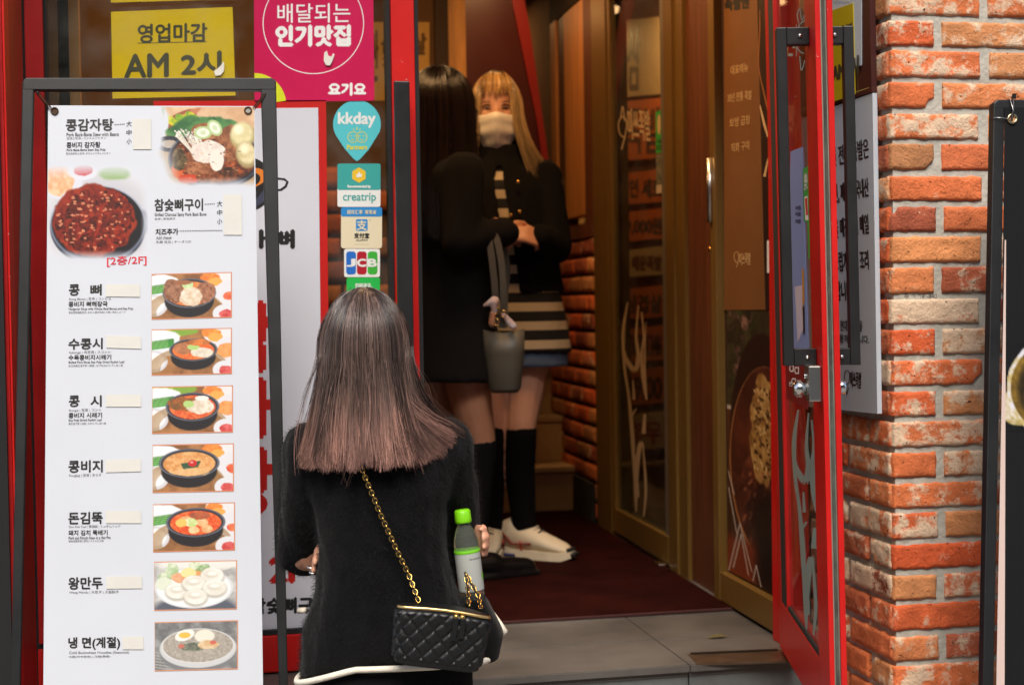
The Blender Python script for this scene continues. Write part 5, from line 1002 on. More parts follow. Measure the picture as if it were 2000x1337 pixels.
# ------------------------------------------------------------------ warm lamps of the interior (above the frame)
def lamp(x, y, z, e, s, col=(1, .56, .23)):
    r = thing('ceiling_lamp', 'round warm ceiling lamp inside the shop', 'lamp', (x, y, z), 0, 'ceiling lamps inside the shop')
    MB().lathe([(.001, 0), (.09, 0), (.1, .02), (.1, .049)], Matrix.Translation((x, y, z)), mat('lamp_shell', (60, 50, 40), rough=.5)).build('shell', r)
    MB().lathe([(.001, -.004), (.075, -.004), (.078, -.001), (.001, -.001)], Matrix.Translation((x, y, z)), mat('lamp_glow', (255, 190, 120), emit=(255, 190, 120), estr=6)).build('diffuser', r)
    li = bpy.data.lights.new('lamp', 'AREA'); li.shape = 'DISK'; li.size = s; li.energy = e; li.color = col; lo = bpy.data.objects.new('lamp_light', li); C.objects.link(lo); lo.parent = r; lo.location = (0, 0, -.012)
LAMPE = .15
lamp(.85, 4.05, 2.945, 44 * LAMPE, .3); lamp(1.12, 5.5, 2.945, 12 * LAMPE, .3); lamp(-.1, 4.7, 2.945, 30 * LAMPE, .3); lamp(1.2, 6.9, 2.945, 4 * LAMPE, .3); lamp(1.72, 6.2, 2.945, 26 * LAMPE, .3); lamp(1.8, 7.4, 2.945, 16 * LAMPE, .3)  # last two are added over the dining room to brighten the menu boards
# ------------------------------------------------------------------ people
def cap(mb, p0, r0, p1, r1, n=14, m=None, fl=None):
    """tapered rounded limb segment; fl = (axis vector, factor) flattens it across that axis"""
    p0, p1 = Vector(p0), Vector(p1); d = (p1 - p0); Ld = max(d.length, 1e-5); d = d / Ld; e1 = d.orthogonal().normalized(); e2 = d.cross(e1); rings = []
    st = [(-r0 * math.sin(a), r0 * math.cos(a)) for a in (1.5, 1.0, .5)] + [(0, r0), (Ld * .5, (r0 + r1) / 2), (Ld, r1)] + [(Ld + r1 * math.sin(a), r1 * math.cos(a)) for a in (.5, 1.0, 1.5)]
    for s_, r in st: rings.append([p0 + d * s_ + (e1 * math.cos(2 * math.pi * j / n) + e2 * math.sin(2 * math.pi * j / n)) * r for j in range(n)])
    if fl:
        ax, k = Vector(fl[0]).normalized(), fl[1]; rings = [[q - ax * ((q - p0).dot(ax) * (1 - k)) for q in r] for r in rings]
    return mb.loft(rings, m)
def limb(mb, pts):
    for (p, r), (q, s_) in zip(pts, pts[1:]): cap(mb, p, r, q, s_)
def rg(x, y, z, rx, ry, n=28, pw=2.3, f=None):
    o = []
    for j in range(n):
        a = 2 * math.pi * j / n; c, s_ = math.cos(a), math.sin(a); px, py = math.copysign(abs(c) ** (2 / pw), c) * rx, math.copysign(abs(s_) ** (2 / pw), s_) * ry
        o.append(Vector((x + px, y + py, z + (f(a) if f else 0))))
    return o
def hand(mb, wrist, d, nrm, L_=.085, curl=.5, thumb=1, spread=.12, curls=None):
    """palm, four unequal bent fingers and a thumb; d = pointing direction, nrm = back of the hand, fingers bend away from nrm"""
    w_, d, nrm = Vector(wrist), Vector(d).normalized(), Vector(nrm).normalized(); nrm = (nrm - d * nrm.dot(d)).normalized(); sd = d.cross(nrm)
    for k in (-.021, -.007, .008, .021): cap(mb, w_ + sd * k * .7, .012, w_ + d * L_ * .92 + sd * k, .0105, 10)
    for i, (k, ln_) in enumerate(((-.024, .060), (-.008, .074), (.009, .078), (.025, .070))):
        p = w_ + d * L_ + sd * k; ang = 0; c_ = (curls[i] if curls else curl); di = (d + sd * (k * spread * 30 / 1)).normalized() if spread else d
        for j, (f_, r0, r1) in enumerate(((.45, .0092, .0085), (.32, .0085, .0078), (.23, .0078, .0066))):
            ang += c_ * (1.0 if j else .7); v = di * math.cos(ang) - nrm * math.sin(ang); q = p + v * ln_ * f_; cap(mb, p, r0, q, r1, 8); p = q
    p = w_ + d * L_ * .3 + sd * (-.024 * thumb); v = (d * .6 - sd * .8 * thumb - nrm * .35).normalized(); q = p + v * .035; cap(mb, p, .0125, q, .0105, 8); v = (d * .9 - sd * .2 * thumb - nrm * .4).normalized(); cap(mb, q, .0102, q + v * .03, .0078, 8)
def strands(name, parent, m, c, rad, n, phis, zend, kx, ky, colf, seed, rr=.0007, push=None, clumps=60, clump=.55, t0r=(.0, 1.35), part=None, seg=13, wave=.004, shift=None, fe=1.25):
    """hair built strand by strand: each leaves the scalp, follows the skull and hangs; tapers to its tip"""
    rng = random.Random(seed); c = Vector(c); rx, ry, rz = rad; vs, fs, cols = [], [], []
    cl = []
    for k in range(clumps):
        ph = math.radians(rng.uniform(*phis)); cl.append((ph, rng.uniform(-1, 1), rng.random(), rng.random()))
    for i in range(n):
        ph0, a_, b_, cz = cl[rng.randrange(clumps)]; ph = ph0 + rng.gauss(0, .085); t0 = t0r[0] + (t0r[1] - t0r[0]) * rng.random() ** .8; lift = rng.random() * .010 + .004 * b_
        ze = zend(ph) + cz * .022 + abs(rng.gauss(0, .012)) - .008 - .004 * a_; pts = []; sh = shift(ph) if shift else (0, 0); wv = rng.uniform(0, 6.28); jit = rng.gauss(0, .0035)
        n1 = 5; 
        for k in range(n1):
            t = t0 + (1.57 - t0) * k / n1; g_ = 1 + lift / rx
            pts.append(Vector((c.x + rx * g_ * math.sin(t) * math.cos(ph), c.y + ry * g_ * math.sin(t) * math.sin(ph), c.z + rz * (1 + lift / rz) * math.cos(t))))
        m_ = seg - n1
        for k in range(m_ + 1):
            s_ = k / m_; e = s_ ** fe; fx_, fy_ = 1 + (kx - 1) * e + lift / rx, 1 + (ky - 1) * e + lift / ry; pc = ph + (ph0 - ph) * clump * s_
            x = c.x + rx * fx_ * math.cos(pc) + sh[0] * s_ ** 3 + wave * a_ * math.sin(2.2 * s_ + 1) * s_ * 2 + jit * s_; y = c.y + ry * fy_ * math.sin(pc) + sh[1] * s_ * s_ + wave * .5 * math.sin(wv + 3 * s_) * s_
            q = Vector((x, y, c.z + (ze - c.z) * s_))
            if push: q = push(q)
            pts.append(q)
        r = rr * rng.uniform(.8, 1.25); cc = rng.gauss(0, 1); base = len(vs); N_ = len(pts)
        for k, p in enumerate(pts):
            d = (pts[min(k + 1, N_ - 1)] - pts[max(k - 1, 0)]).normalized(); e1 = d.cross(Vector((math.cos(ph + .3), math.sin(ph + .3), .1))).normalized(); e2 = d.cross(e1); w_ = r * (1 - .82 * (k / (N_ - 1)) ** 3)
            for j in range(3): a = 2.094 * j; vs.append(p + (e1 * math.cos(a) * 1.3 + e2 * math.sin(a) * .8) * w_); cols.append(colf(k / (N_ - 1), p, cc, b_))
            if k:
                b0 = base + 3 * (k - 1); fs += [(b0, b0 + 1, b0 + 4, b0 + 3), (b0 + 1, b0 + 2, b0 + 5, b0 + 4), (b0 + 2, b0, b0 + 3, b0 + 5)]
    me = bpy.data.meshes.new(name); me.from_pydata([tuple(v) for v in vs], [], fs); me.polygons.foreach_set('use_smooth', [True] * len(fs)); me.materials.append(m)
    at = me.color_attributes.new('Col', 'FLOAT_COLOR', 'POINT'); k = np.ones((len(vs), 4), np.float32); k[:, :3] = lin(np.clip(np.array(cols), 0, 255)); at.data.foreach_set('color', k.ravel())
    return link(name, me, parent, False)
def fuzz(name, parent, src, n, ln_, r, m, seed, zmin=-9, zmax=9):
    """fine loose fibres standing off a knitted surface"""
    rng = random.Random(seed); me = src.data; me.calc_loop_triangles(); T = [t_ for t_ in me.loop_triangles if zmin < t_.center.z < zmax]; A = np.cumsum([t_.area for t_ in T]); vs, fs = [], []
    V = me.vertices
    for i in range(n):
        t_ = T[int(np.searchsorted(A, rng.random() * A[-1]))]; a, b = rng.random(), rng.random()
        if a + b > 1: a, b = 1 - a, 1 - b
        p0, p1, p2 = (V[k].co for k in t_.vertices); p = p0 + (p1 - p0) * a + (p2 - p0) * b; nn = t_.normal
        d = (nn * .55 + Vector((rng.gauss(0, .55), rng.gauss(0, .55), rng.gauss(-.35, .5)))).normalized(); l = ln_ * rng.uniform(.5, 1.3); e1 = d.orthogonal().normalized() * r; e2 = d.cross(e1); md = p + d * l * .55 + nn * l * .1; k = len(vs)
        tip = md + (d + Vector((rng.gauss(0, .3), rng.gauss(0, .3), -.4))).normalized() * l * .5
        vs += [p + e1 - nn * .001, p - e1 * .5 + e2 - nn * .001, md + e1 * .7, md - e1 * .35 + e2 * .7, tip]; fs += [(k, k + 1, k + 3, k + 2), (k + 2, k + 3, k + 4)]
    o = bpy.data.meshes.new(name); o.from_pydata([tuple(v) for v in vs], [], fs); o.materials.append(m); return link(name, o, parent, False)
SKIN = mat('skin', (206, 152, 124), rough=.5, spec=.4, var=.05, vscale=14)
SKINW = mat('skin_nylon', (168, 118, 90), rough=.55, var=.05, vscale=14)
HAIRM = mat_attr('hair', rough=.26, spec=.65)
SWEAT = mat('black_mohair', (13, 13, 14), rough=.95, spec=.1, var=.3, vscale=22, bump=.6, bscale=160, sheen=.08)
FIB = mat('black_fibre', (22, 23, 24), rough=.8, spec=.25); TRIM = mat('cream_knit_trim', (226, 218, 200), rough=.9, bump=.5, bscale=300)
BLKC = mat('black_wool', (17, 16, 17), rough=.95, spec=.15, bump=.3, bscale=200); GOLD = mat('gold_metal', (220, 178, 96), rough=.22, metal=1.0)
LEATH = mat('black_leather', (15, 16, 17), rough=.42, spec=.45, bump=.15, bscale=500); SOCK = mat('black_knit_sock', (14, 13, 14), rough=.95, spec=.1, bump=.2, bscale=300)

# ---- the woman in front, seen from behind
WY = 2.95; W0_ = PY(735, 590, WY); SCL = .001017
wm = thing('person', 'person seen from behind in a fuzzy black sweater with long brown to pink hair', 'person', (W0_.x, WY, 0), math.radians(-6))
def wl(px, py, y=0.0): return Vector(((px - 735) * SCL, y, 1.55 - (py - 590) * SCL))
b = MB(); hc = Vector((-.024, .005, 1.452))
b.ell(hc, (.074, .092, .112)); b.ell(hc + Vector((0, .045, -.06)), (.05, .05, .05)); cap(b, (-.018, -.005, 1.38), .05, (-.005, 0, 1.27), .056)
b.loft([rg(0, 0, .76, .13, .085), rg(0, 0, .9, .12, .08), rg(0, 0, 1.02, .11, .08), rg(0, 0, 1.2, .13, .08), rg(0, 0, 1.28, .14, .07), rg(0, 0, 1.315, .07, .05)])
for s_ in (-1, 1): limb(b, [((.07 * s_, 0, .82), .072), ((.082 * s_, .01, .45), .056), ((.08 * s_, -.005, .30), .055), ((.08 * s_, -.01, .09), .038)]); cap(b, (.08 * s_, -.03, .05), .035, (.09 * s_, .12, .035), .03)
ls = [((-.135, 0, 1.26), .048), ((-.150, .075, 1.045), .038), ((.09, .125, 1.05), .028)]; limb(b, ls); hand(b, (.120, .103, 1.052), (1, -.62, .15), (.62, 1, 0), curl=.55, thumb=-1, spread=.04)
rs_ = [((.135, 0, 1.26), .048), ((.158, .095, 1.04), .038), ((-.06, .150, 1.03), .026)]; limb(b, rs_); hand(b, (-.088, .108, 1.038), (-.5, -1, .15), (-1, .5, .2), curl=.2, thumb=1, spread=.06, L_=.06)
remesh(b, 'body', wm, SKIN, .0055, 4)
b = MB(); b.ell(hc + Vector((0, -.012, .008)), (.082, .096, .116)); 
for t in range(9): z = 1.44 - .022 * t; b.loft([rg(-.024, -.015, z, .08 + .0035 * t, .085 + .002 * t), rg(-.024, -.015, z - .022, .082 + .0035 * t, .087 + .002 * t)])
def push(q):
    k = min(1, max(0, (1.50 - q.z) / .27)) ** 1.15
    if k > 0 and q.y > -.124: q = Vector((q.x, q.y + (-.126 + .05 * max(0, abs(q.x + .02) - .08) / .06 - q.y) * k, q.z))
    return q
def hcol(s_, p, cc, b_):
    z = p.z + .024 * cc + .13 * (b_ - .5); t = min(1, max(0, (1.435 - z) / .165)); t = t * t * (3 - 2 * t); a = np.array((76, 62, 56)) * (1 - t) + np.array((150, 113, 101)) * t
    return a * (1 + .2 * cc) * (.6 + .8 * ((b_ * 7.3) % 1))
def zend(ph):
    x = math.cos(ph); return 1.236 + .05 * max(0, x - .6) + .02 * max(0, -x - .75)
strands('hair', wm, HAIRM, (-.024, -.008, 1.452), (.081, .098, .120), 7600, (-190, 10), zend, 1.29, 1.30, hcol, 3, rr=.00072, push=push, clumps=150, clump=.6, t0r=(.02, 1.2), wave=.008, fe=1.9, seg=16, shift=lambda ph: (.052 * max(0, math.cos(ph)) ** 2 - .014 * max(0, -math.cos(ph)) ** 4, 0))
strands('side_lock', wm, HAIRM, (-.024, -.008, 1.452), (.083, .098, .120), 420, (-38, 4), lambda ph: 1.268, 1.62, 1.2, hcol, 31, rr=.0007, push=push, clumps=14, clump=.8, t0r=(.3, 1.2), wave=.014, fe=2.4, seg=16, shift=lambda ph: (.05, 0))
strands('flyaway_hair', wm, HAIRM, (-.024, -.008, 1.452), (.085, .102, .124), 90, (-190, 10), lambda ph: 1.27 + .06 * math.cos(ph * 5), 1.5, 1.35, hcol, 32, rr=.0005, push=push, clumps=45, clump=.1, t0r=(.1, 1.3), wave=.02, fe=1.4, seg=16)
b = MB(); b.ell(hc + Vector((0, -.012, .006)), (.080, .094, .117)); hcap = b.build('hair_cap', wm, mat('hair_root', (52, 40, 36), rough=.5), world=False)
# sweater with full sleeves
def hemz(a): return -.006 + .012 * max(0, math.sin(-a)) - .05 * max(0, -math.cos(a) - .35)
b = MB(); HEM = rg(.022, .0, .846, .190, .112, f=hemz)
b.loft([HEM, rg(.02, 0, .90, .178, .110), rg(.010, 0, .98, .140, .104), rg(.004, 0, 1.06, .128, .102), rg(0, 0, 1.15, .134, .104), rg(0, 0, 1.2, .150, .104), rg(0, -.002, 1.25, .162, .100), rg(0, -.002, 1.295, .145, .082), rg(0, 0, 1.325, .09, .066), rg(0, 0, 1.345, .072, .06)])
limb(b, [((-.130, 0, 1.262), .062), ((-.146, .03, 1.14), .056), ((-.160, .092, 1.045), .050), ((-.03, .165, 1.035), .042), ((.07, .165, 1.05), .036)])
limb(b, [((.128, 0, 1.262), .062), ((.152, .062, 1.14), .053), ((.160, .105, 1.04), .050), ((.05, .175, 1.02), .040), ((-.06, .150, 1.03), .036)])
sw = remesh(b, 'sweater', wm, SWEAT, .007, 7, fold=.0065, fs=(20, 20, 8))
fuzz('sweater_nap', sw, sw, 42000, .011, .00028, FIB, 4)
tr = MB(); H2 = rg(.022, 0, .842, .193, .115, n=56, f=hemz); H2.append(H2[0]); tr.tube(H2, .0062, TRIM, n=8, cap=False)
tr.tube([wl(955, 1212, .02), wl(966, 1226, .0), wl(976, 1240, -.01), wl(970, 1250, .01)], .007, TRIM); tr.tube([wl(568, 1207, .10), wl(584, 1204, .09)], .006, TRIM); tr.build('hem_trim', sw, world=False)
fl_ = MB(); fl_.loft([rg(.20, .02, .83, .035, .06, 16), rg(.215, .0, .89, .03, .06, 16), rg(.19, 0, .96, .02, .05, 16)]); remesh(fl_, 'front_panel', sw, SWEAT, .007, 5)
b = MB()
b.loft([rg(.01, 0, .93, .14, .092), rg(.012, 0, .84, .168, .100), rg(.01, 0, .74, .172, .108), rg(.008, 0, .48, .17, .118)]); remesh(b, 'skirt', wm, BLKC, .01, 3)
rg_ = MB()
for (px, py) in ((599, 1107), (603, 1118)):
    rg_ = MB(); c = wl(px, py, .045); rg_.tube([c + Vector((.009 * math.cos(a), .009 * math.sin(a) * .6, .004 * math.sin(a))) for a in np.linspace(0, 6.283, 17)], .0026, CHROME, n=6, cap=False); rg_.build('ring', wm, world=False)

# ---- her quilted bag and its chain
bg_ = thing('shoulder_bag', 'black quilted leather box bag with gold zip on a gold chain strap', 'bag', tuple(wm.matrix_world @ wl(840, 1212, -.17)), math.radians(-6))
TL = Matrix.Rotation(math.radians(9), 4, 'Y')
def bagp(u, v, n_=0):     # u around, v height
    a = 2 * math.pi * u; hw, hd = (.080 + .008 * v), .036; c, s_ = math.cos(a), math.sin(a); pw = .42
    x, y = math.copysign(abs(c) ** pw, c) * hw, math.copysign(abs(s_) ** pw, s_) * hd; return x, y
b = MB(); NU, NV = 220, 60; rings = []
_d = [bagp(k / 4000, 1) for k in range(4001)]; _l = np.concatenate([[0], np.cumsum([math.hypot(q[0] - p[0], q[1] - p[1]) for p, q in zip(_d, _d[1:])])]); _us = [np.interp(_l[-1] * i / NU, _l, np.linspace(0, 1, 4001)) for i in range(NU)]
for j in range(NV + 1):
    v = j / NV; z = -.052 + .104 * v; ring = []
    edge = min(1, min(v, 1 - v) / .07); sc = .90 + .10 * math.sqrt(max(0, 1 - (1 - edge) ** 2))
    for i in range(NU):
        u = _us[i]; x, y = bagp(u, v); per = x if abs(y) > .03 else x + math.copysign(abs(abs(y) - .036), x)
        p1, p2 = (per + z * .92) / .030, (per - z * .92) / .030; q1, q2 = abs(p1 - round(p1)) * 2, abs(p2 - round(p2)) * 2; puff = (1 - (1 - min(q1, q2)) ** 4) * .0042
        k = sc * (1 + puff / .06 * (1 if .1 < v < .93 else .2)); ring.append(TL @ Vector((x * k, y * k * (1 + puff * 10 * (.1 < v < .93)), z + .006 * math.cos(x / .088 * 1.5) * v)))
    rings.append(ring)
b.loft(rings, LEATH); b.build('pouch', bg_, world=False)
z_ = MB(); zp = []
for k in range(41):
    a = math.pi + .25 + (math.pi - .5) * k / 40; x, y = bagp(a / (2 * math.pi), 1); zp.append(TL @ Vector((x * .995, y * .995, .0505 + .006 * math.cos(x / .088 * 1.5) + .003)))
z_.tube(zp, .0034, mat('pale_gold', (236, 206, 140), rough=.3, metal=1.0), n=6); z_.build('zip', bg_, world=False)
for k, x in enumerate((.022, .034)):
    p = MB(); t_ = TL @ Vector((x, -.040, .052)); p.tube([t_ + Vector((-.004, -.002, 0)), t_ + Vector((.004, -.002, 0))], .0045, GOLD, n=8); p.build('zip_slider', bg_, world=False)
    p = MB(); p.box(x - .0048 + .002 * k, x + .0048 + .002 * k, -.0475, -.0445, .052 - .045 + .006 * k, .052 - .002, LEATH, M=TL, bev=.001); p.build('zip_pull', bg_, world=False)
def chain(name, pts, n):
    c = MB(); pts = [Vector(p) for p in pts]; d_ = [0]
    for p, q in zip(pts, pts[1:]): d_.append(d_[-1] + (q - p).length)
    def at(s_):
        s_ *= d_[-1]
        for k in range(len(pts) - 1):
            if s_ <= d_[k + 1] or k == len(pts) - 2: f_ = (s_ - d_[k]) / max(d_[k + 1] - d_[k], 1e-6); return pts[k].lerp(pts[k + 1], f_), (pts[k + 1] - pts[k]).normalized()
    P_ = [at(k / 60)[0] for k in range(61)]; c.tube(P_, .0024, LEATH, n=6)
    for k in range(n):
        p, d = at((k + .5) / n); e1 = d.cross(Vector((0, 1, 0))).normalized(); e2 = d.cross(e1).normalized(); e = (e1 if k % 2 else (e1 * .35 + e2).normalized()); lg = .0062
        c.tube([p + d * lg * math.cos(a) + e * .0042 * math.sin(a) for a in np.linspace(0, 6.283, 11)], .00125, GOLD, n=5, cap=False)
    o_ = c.build(name, bg_, world=False); return o_
iw = (bg_.matrix_world if False else Matrix.LocRotScale(bg_.location, bg_.rotation_euler, None)).inverted() @ Matrix.LocRotScale(wm.location, wm.rotation_euler, None)
def W(px, py, y): return iw @ wl(px, py, y)
chain('chain_strap', [W(690, 860, -.112), W(705, 908, -.124), W(735, 985, -.126), W(765, 1055, -.127), W(786, 1100, -.130), W(803, 1146, -.155)], 40)
chain('chain_strap', [W(897, 1112, -.058), W(899, 1126, -.07), W(900, 1140, -.09), W(898, 1162, -.14)], 9)
chain('chain_strap', [W(897, 1112, -.058), W(908, 1132, -.07), W(920, 1152, -.09), W(921, 1168, -.13)], 10)

# ---- the green-capped bottle in her hand
bt = thing('drink_bottle', 'clear drink bottle with bright green cap and pale label held by the woman in black', 'bottle', tuple(wm.matrix_world @ wl(905, 1085, -.010)), math.radians(-6))
TB = Matrix.Rotation(math.radians(-6), 4, 'Y') @ Matrix.Translation((0, 0, -.10))
PET = bpy.data.materials.new('clear_plastic'); PET.use_nodes = True; q = PET.node_tree.nodes['Principled BSDF']; q.inputs['Base Color'].default_value = L(226, 228, 218); q.inputs['Transmission Weight'].default_value = .93; q.inputs['Roughness'].default_value = .12; q.inputs['IOR'].default_value = 1.2
TBi = TB
MB().lathe([(.001, 0), (.022, 0), (.0253, .006), (.0255, .03), (.0255, .115), (.0245, .128), (.019, .148), (.0125, .160), (.0115, .166)], TBi, PET, 28).build('bottle_body', bt, world=False)
MB().lathe([(.0258, .028), (.0260, .03), (.0260, .104), (.0258, .106)], TBi, mat('pale_label', (168, 172, 166), rough=.45), 28).build('label_wrap', bt, world=False)
MB().lathe([(.02605, .1045), (.0262, .105), (.0262, .110), (.0258, .1105)], TBi, mat('label_green', (110, 190, 30), rough=.4), 28).build('label_band', bt, world=False)
lb = MB(); 
for k in range(4): a0 = -1.2 + .12 * k; lb.add([TBi @ Vector((.0263 * math.cos(a), .0263 * math.sin(a), z)) for a, z in ((-.5 + .1 * k, .05), (-.4 + .1 * k, .05), (-.4 + .1 * k, .062), (-.5 + .1 * k, .062))], [(0, 1, 2, 3)], MATS['label_green'])
for k in range(9): a0 = -1.5 + .12 * k; lb.add([TBi @ Vector((.0263 * math.cos(a), .0263 * math.sin(a), z)) for a, z in ((a0, .092), (a0 + .07, .092), (a0 + .07, .0945), (a0, .0945))], [(0, 1, 2, 3)], G2)
lb.build('label_print', bt, world=False)
GC = mat('lime_green_plastic', (122, 204, 22), rough=.35)
cp = MB(); prof = [(.001, .1915), (.0135, .191), (.0162, .188), (.0165, .172)]; prof2 = [(.0168, .1705), (.0168, .166), (.0155, .1645), (.001, .1644)]
cp.lathe(prof + prof2, TBi, GC, 40).build('bottle_cap', bt, world=False)

# ---- dark-haired woman inside, in profile towards her friend
DY = 4.6; D0_ = PY(874, 590, DY); dw = thing('person', 'person with long dark hair, black coat and knee socks in the doorway, turned aside', 'person', (D0_.x, DY, FZ), math.radians(-74))
b = MB(); hc = Vector((0, -.005, 1.475)); b.ell(hc, (.072, .092, .112)); b.ell(hc + Vector((0, .05, -.062)), (.046, .046, .05)); b.ell(hc + Vector((0, .095, -.02)), (.012, .016, .018)); cap(b, (0, -.01, 1.40), .048, (0, -.015, 1.27), .054)
b.loft([rg(0, 0, .74, .15, .105), rg(0, 0, .9, .135, .095), rg(0, 0, 1.04, .115, .085), rg(0, 0, 1.2, .14, .085), rg(0, -.01, 1.29, .15, .065), rg(0, -.01, 1.33, .07, .05)])
for s_, f_ in ((1, .05), (-1, -.07)): limb(b, [((.08 * s_, .0, .80), .088), ((.078 * s_, .015 + f_ * .5, .55), .066), ((.076 * s_, .025 + f_ * .8, .44), .053), ((.076 * s_, -.005 + f_, .30), .053), ((.076 * s_, -.01 + f_, .09), .036)]); cap(b, (.076 * s_, -.02 + f_, .05), .034, (.08 * s_, .14 + f_, .035), .028)
limb(b, [((.155, -.01, 1.28), .045), ((.185, -.04, 1.05), .038), ((.165, .14, 1.09), .027)]); hand(b, (.150, .140, 1.085), (-1, .25, -.1), (.2, 1, .3), curl=.7)
limb(b, [((-.155, -.01, 1.28), .045), ((-.185, .0, 1.03), .038), ((-.12, .18, 1.08), .027)]); hand(b, (-.12, .19, 1.08), (.3, 1, .1), (-1, 0, .3), curl=.8, thumb=-1)
remesh(b, 'body', dw, SKINW, .006, 4)
b = MB(); b.loft([rg(0, .0, .63, .195, .150), rg(0, 0, .75, .185, .145), rg(0, 0, .95, .165, .13), rg(0, 0, 1.15, .165, .115), rg(0, -.01, 1.27, .175, .095), rg(0, -.01, 1.315, .12, .075), rg(0, -.01, 1.35, .065, .06)])
limb(b, [((.155, -.01, 1.27), .062), ((.188, -.045, 1.05), .058), ((.170, .12, 1.085), .046)]); limb(b, [((-.155, -.01, 1.27), .062), ((-.188, -.01, 1.04), .058), ((-.13, .13, 1.07), .046)])
remesh(b, 'coat', dw, BLKC, .01, 5, fold=.006, fs=(16, 16, 4))
for s_, f_ in ((1, .05), (-1, -.07)):
    b = MB(); limb(b, [((.0763 * s_, .022 + f_ * .85, .425), .0565), ((.076 * s_, -.003 + f_, .30), .0565), ((.076 * s_, -.01 + f_, .10), .04)]); remesh(b, 'knee_sock', dw, SOCK, .008, 3)
    b = MB(); cap(b, (.076 * s_, -.03 + f_, .052), .045, (.082 * s_, .05 + f_, .05), .043, fl=((0, 0, 1), .95)); cap(b, (.08 * s_, .05 + f_, .04), .044, (.084 * s_, .165 + f_, .034), .036, fl=((0, 0, 1), .8)); b.box(.04 * s_ - .0 if s_ > 0 else -.125, .125 if s_ > 0 else -.04, -.075 + f_, .205 + f_, 0.004, .024); remesh(b, 'shoe', dw, mat('black_patent', (14, 14, 15), rough=.2), .006, 4)
dcol = lambda s_, p, cc, b_: np.array((20, 13, 11)) * (1 + .15 * cc) * (.8 + .4 * b_)
strands('hair', dw, HAIRM, (0, -.012, 1.475), (.082, .104, .124), 2600, (40, 320), lambda ph: 1.08, 1.35, 1.35, dcol, 8, rr=.0012, clumps=60, t0r=(0, 1.2)) if False else None
def dpush(q):
    if q.z < 1.36: k = (1.36 - q.z) / .3; return Vector((q.x * (1 + .5 * k), q.y - .03 * k, q.z))
    return q
strands('hair', dw, HAIRM, (0, -.012, 1.475), (.082, .104, .124), 2800, (-238, 58), lambda ph: 1.05, 1.3, 1.25, dcol, 8, rr=.0012, push=dpush, clumps=60, t0r=(0, 1.2))
b = MB(); b.ell((0, -.016, 1.48), (.079, .098, .119)); b.build('hair_cap', dw, mat('dark_hair_root', (24, 17, 14), rough=.5), world=False)
def mask(name, parent, c, rad, m, m2, zt, zb, tilt=0.0):
    """pleated face mask standing off the lower face, with ear loops"""
    v = []; nx, nz = 24, 18; rx, ry, rz = rad
    for j in range(nz + 1):
        t = j / nz; z = zt + (zb - zt) * t
        for i in range(nx + 1):
            u = -1 + 2 * i / nx; a = u * (1.12 - .12 * abs(t - .5)); q = max(.05, 1 - ((z - c[2]) / (rz * 1.25)) ** 2) ** .5
            nose = .020 * math.exp(-(u / .30) ** 2) * (1 - .35 * t) * (1 if t > .1 else .4 + 6 * t); pl_ = .0036 * math.sin(t * 17) * (.2 + abs(u)) if .15 < t < .85 else 0
            r_ = 1.04 + .03 * math.sin(t * 3.14); zz = z + (.010 * (1 - t) * math.exp(-(u / .35) ** 2)) - .012 * abs(u) ** 2 * (t - .35)
            v.append((c[0] + rx * r_ * math.sin(a) * q, c[1] + ry * r_ * math.cos(a) * q + nose + pl_ + .006, zz))
    n0 = len(v); v += [(x, y - .002, z) for x, y, z in v]; f = [(j * (nx + 1) + i, j * (nx + 1) + i + 1, (j + 1) * (nx + 1) + i + 1, (j + 1) * (nx + 1) + i) for j in range(nz) for i in range(nx)]
    f += [tuple(n0 + k for k in q[::-1]) for q in f]; per = list(range(nx + 1)) + [j * (nx + 1) + nx for j in range(1, nz + 1)] + [nz * (nx + 1) + i for i in range(nx - 1, -1, -1)] + [j * (nx + 1) for j in range(nz - 1, 0, -1)]
    f += [(per[k], n0 + per[k], n0 + per[(k + 1) % len(per)], per[(k + 1) % len(per)]) for k in range(len(per))]
    o_ = MB().add(v, f, m, True).build(name, parent, world=False); e = MB()
    for s_ in (-1, 1): i_ = 0 if s_ < 0 else nx; e.tube([v[2 * (nx + 1) + i_], (c[0] + s_ * rx * 1.03, c[1] + .012, c[2] - .0), (c[0] + s_ * rx * 1.02, c[1] - .005, c[2] - .02), (c[0] + s_ * rx * 1.02, c[1] + .015, c[2] - .045), v[(nz - 2) * (nx + 1) + i_]], .0015, m2, n=6)
    e.build('ear_loop', o_, world=False); return o_
mask('face_mask', dw, (0, -.005, 1.475), (.072, .092, .112), mat('black_mask', (16, 17, 19), rough=.7), RUBBER, 1.478, 1.372)
# her olive bag with a scarf on the handle, hanging from the forearm
ob = thing('tote_bag', 'olive grey leather bucket bag with long straps and a patterned scarf knot', 'bag', tuple(PY(985, 700, DY - .17)), math.radians(-20))
def ol(px, py, y=0.0): return Vector(((px - 985) * .00156, y, -(py - 700) * .00156))
OLIVE = mat('olive_grey_leather', (74, 70, 60), rough=.5, bump=.1, bscale=300)
b = MB(); b.loft([rg(0, 0, ol(0, 766).z, .040, .030, 28), rg(0, 0, ol(0, 757).z, .050, .036, 28), rg(0, 0, ol(0, 720).z, .056, .042, 28), rg(0, 0, ol(0, 690).z, .062, .045, 28), rg(0, 0, ol(0, 650).z, .063, .046, 28, f=lambda a: .012 * abs(math.cos(a))), rg(0, 0, ol(0, 651).z, .060, .043, 28, f=lambda a: .012 * abs(math.cos(a))), rg(0, 0, ol(0, 660).z, .05, .035, 28)], OLIVE); b.build('pouch', ob, world=False)
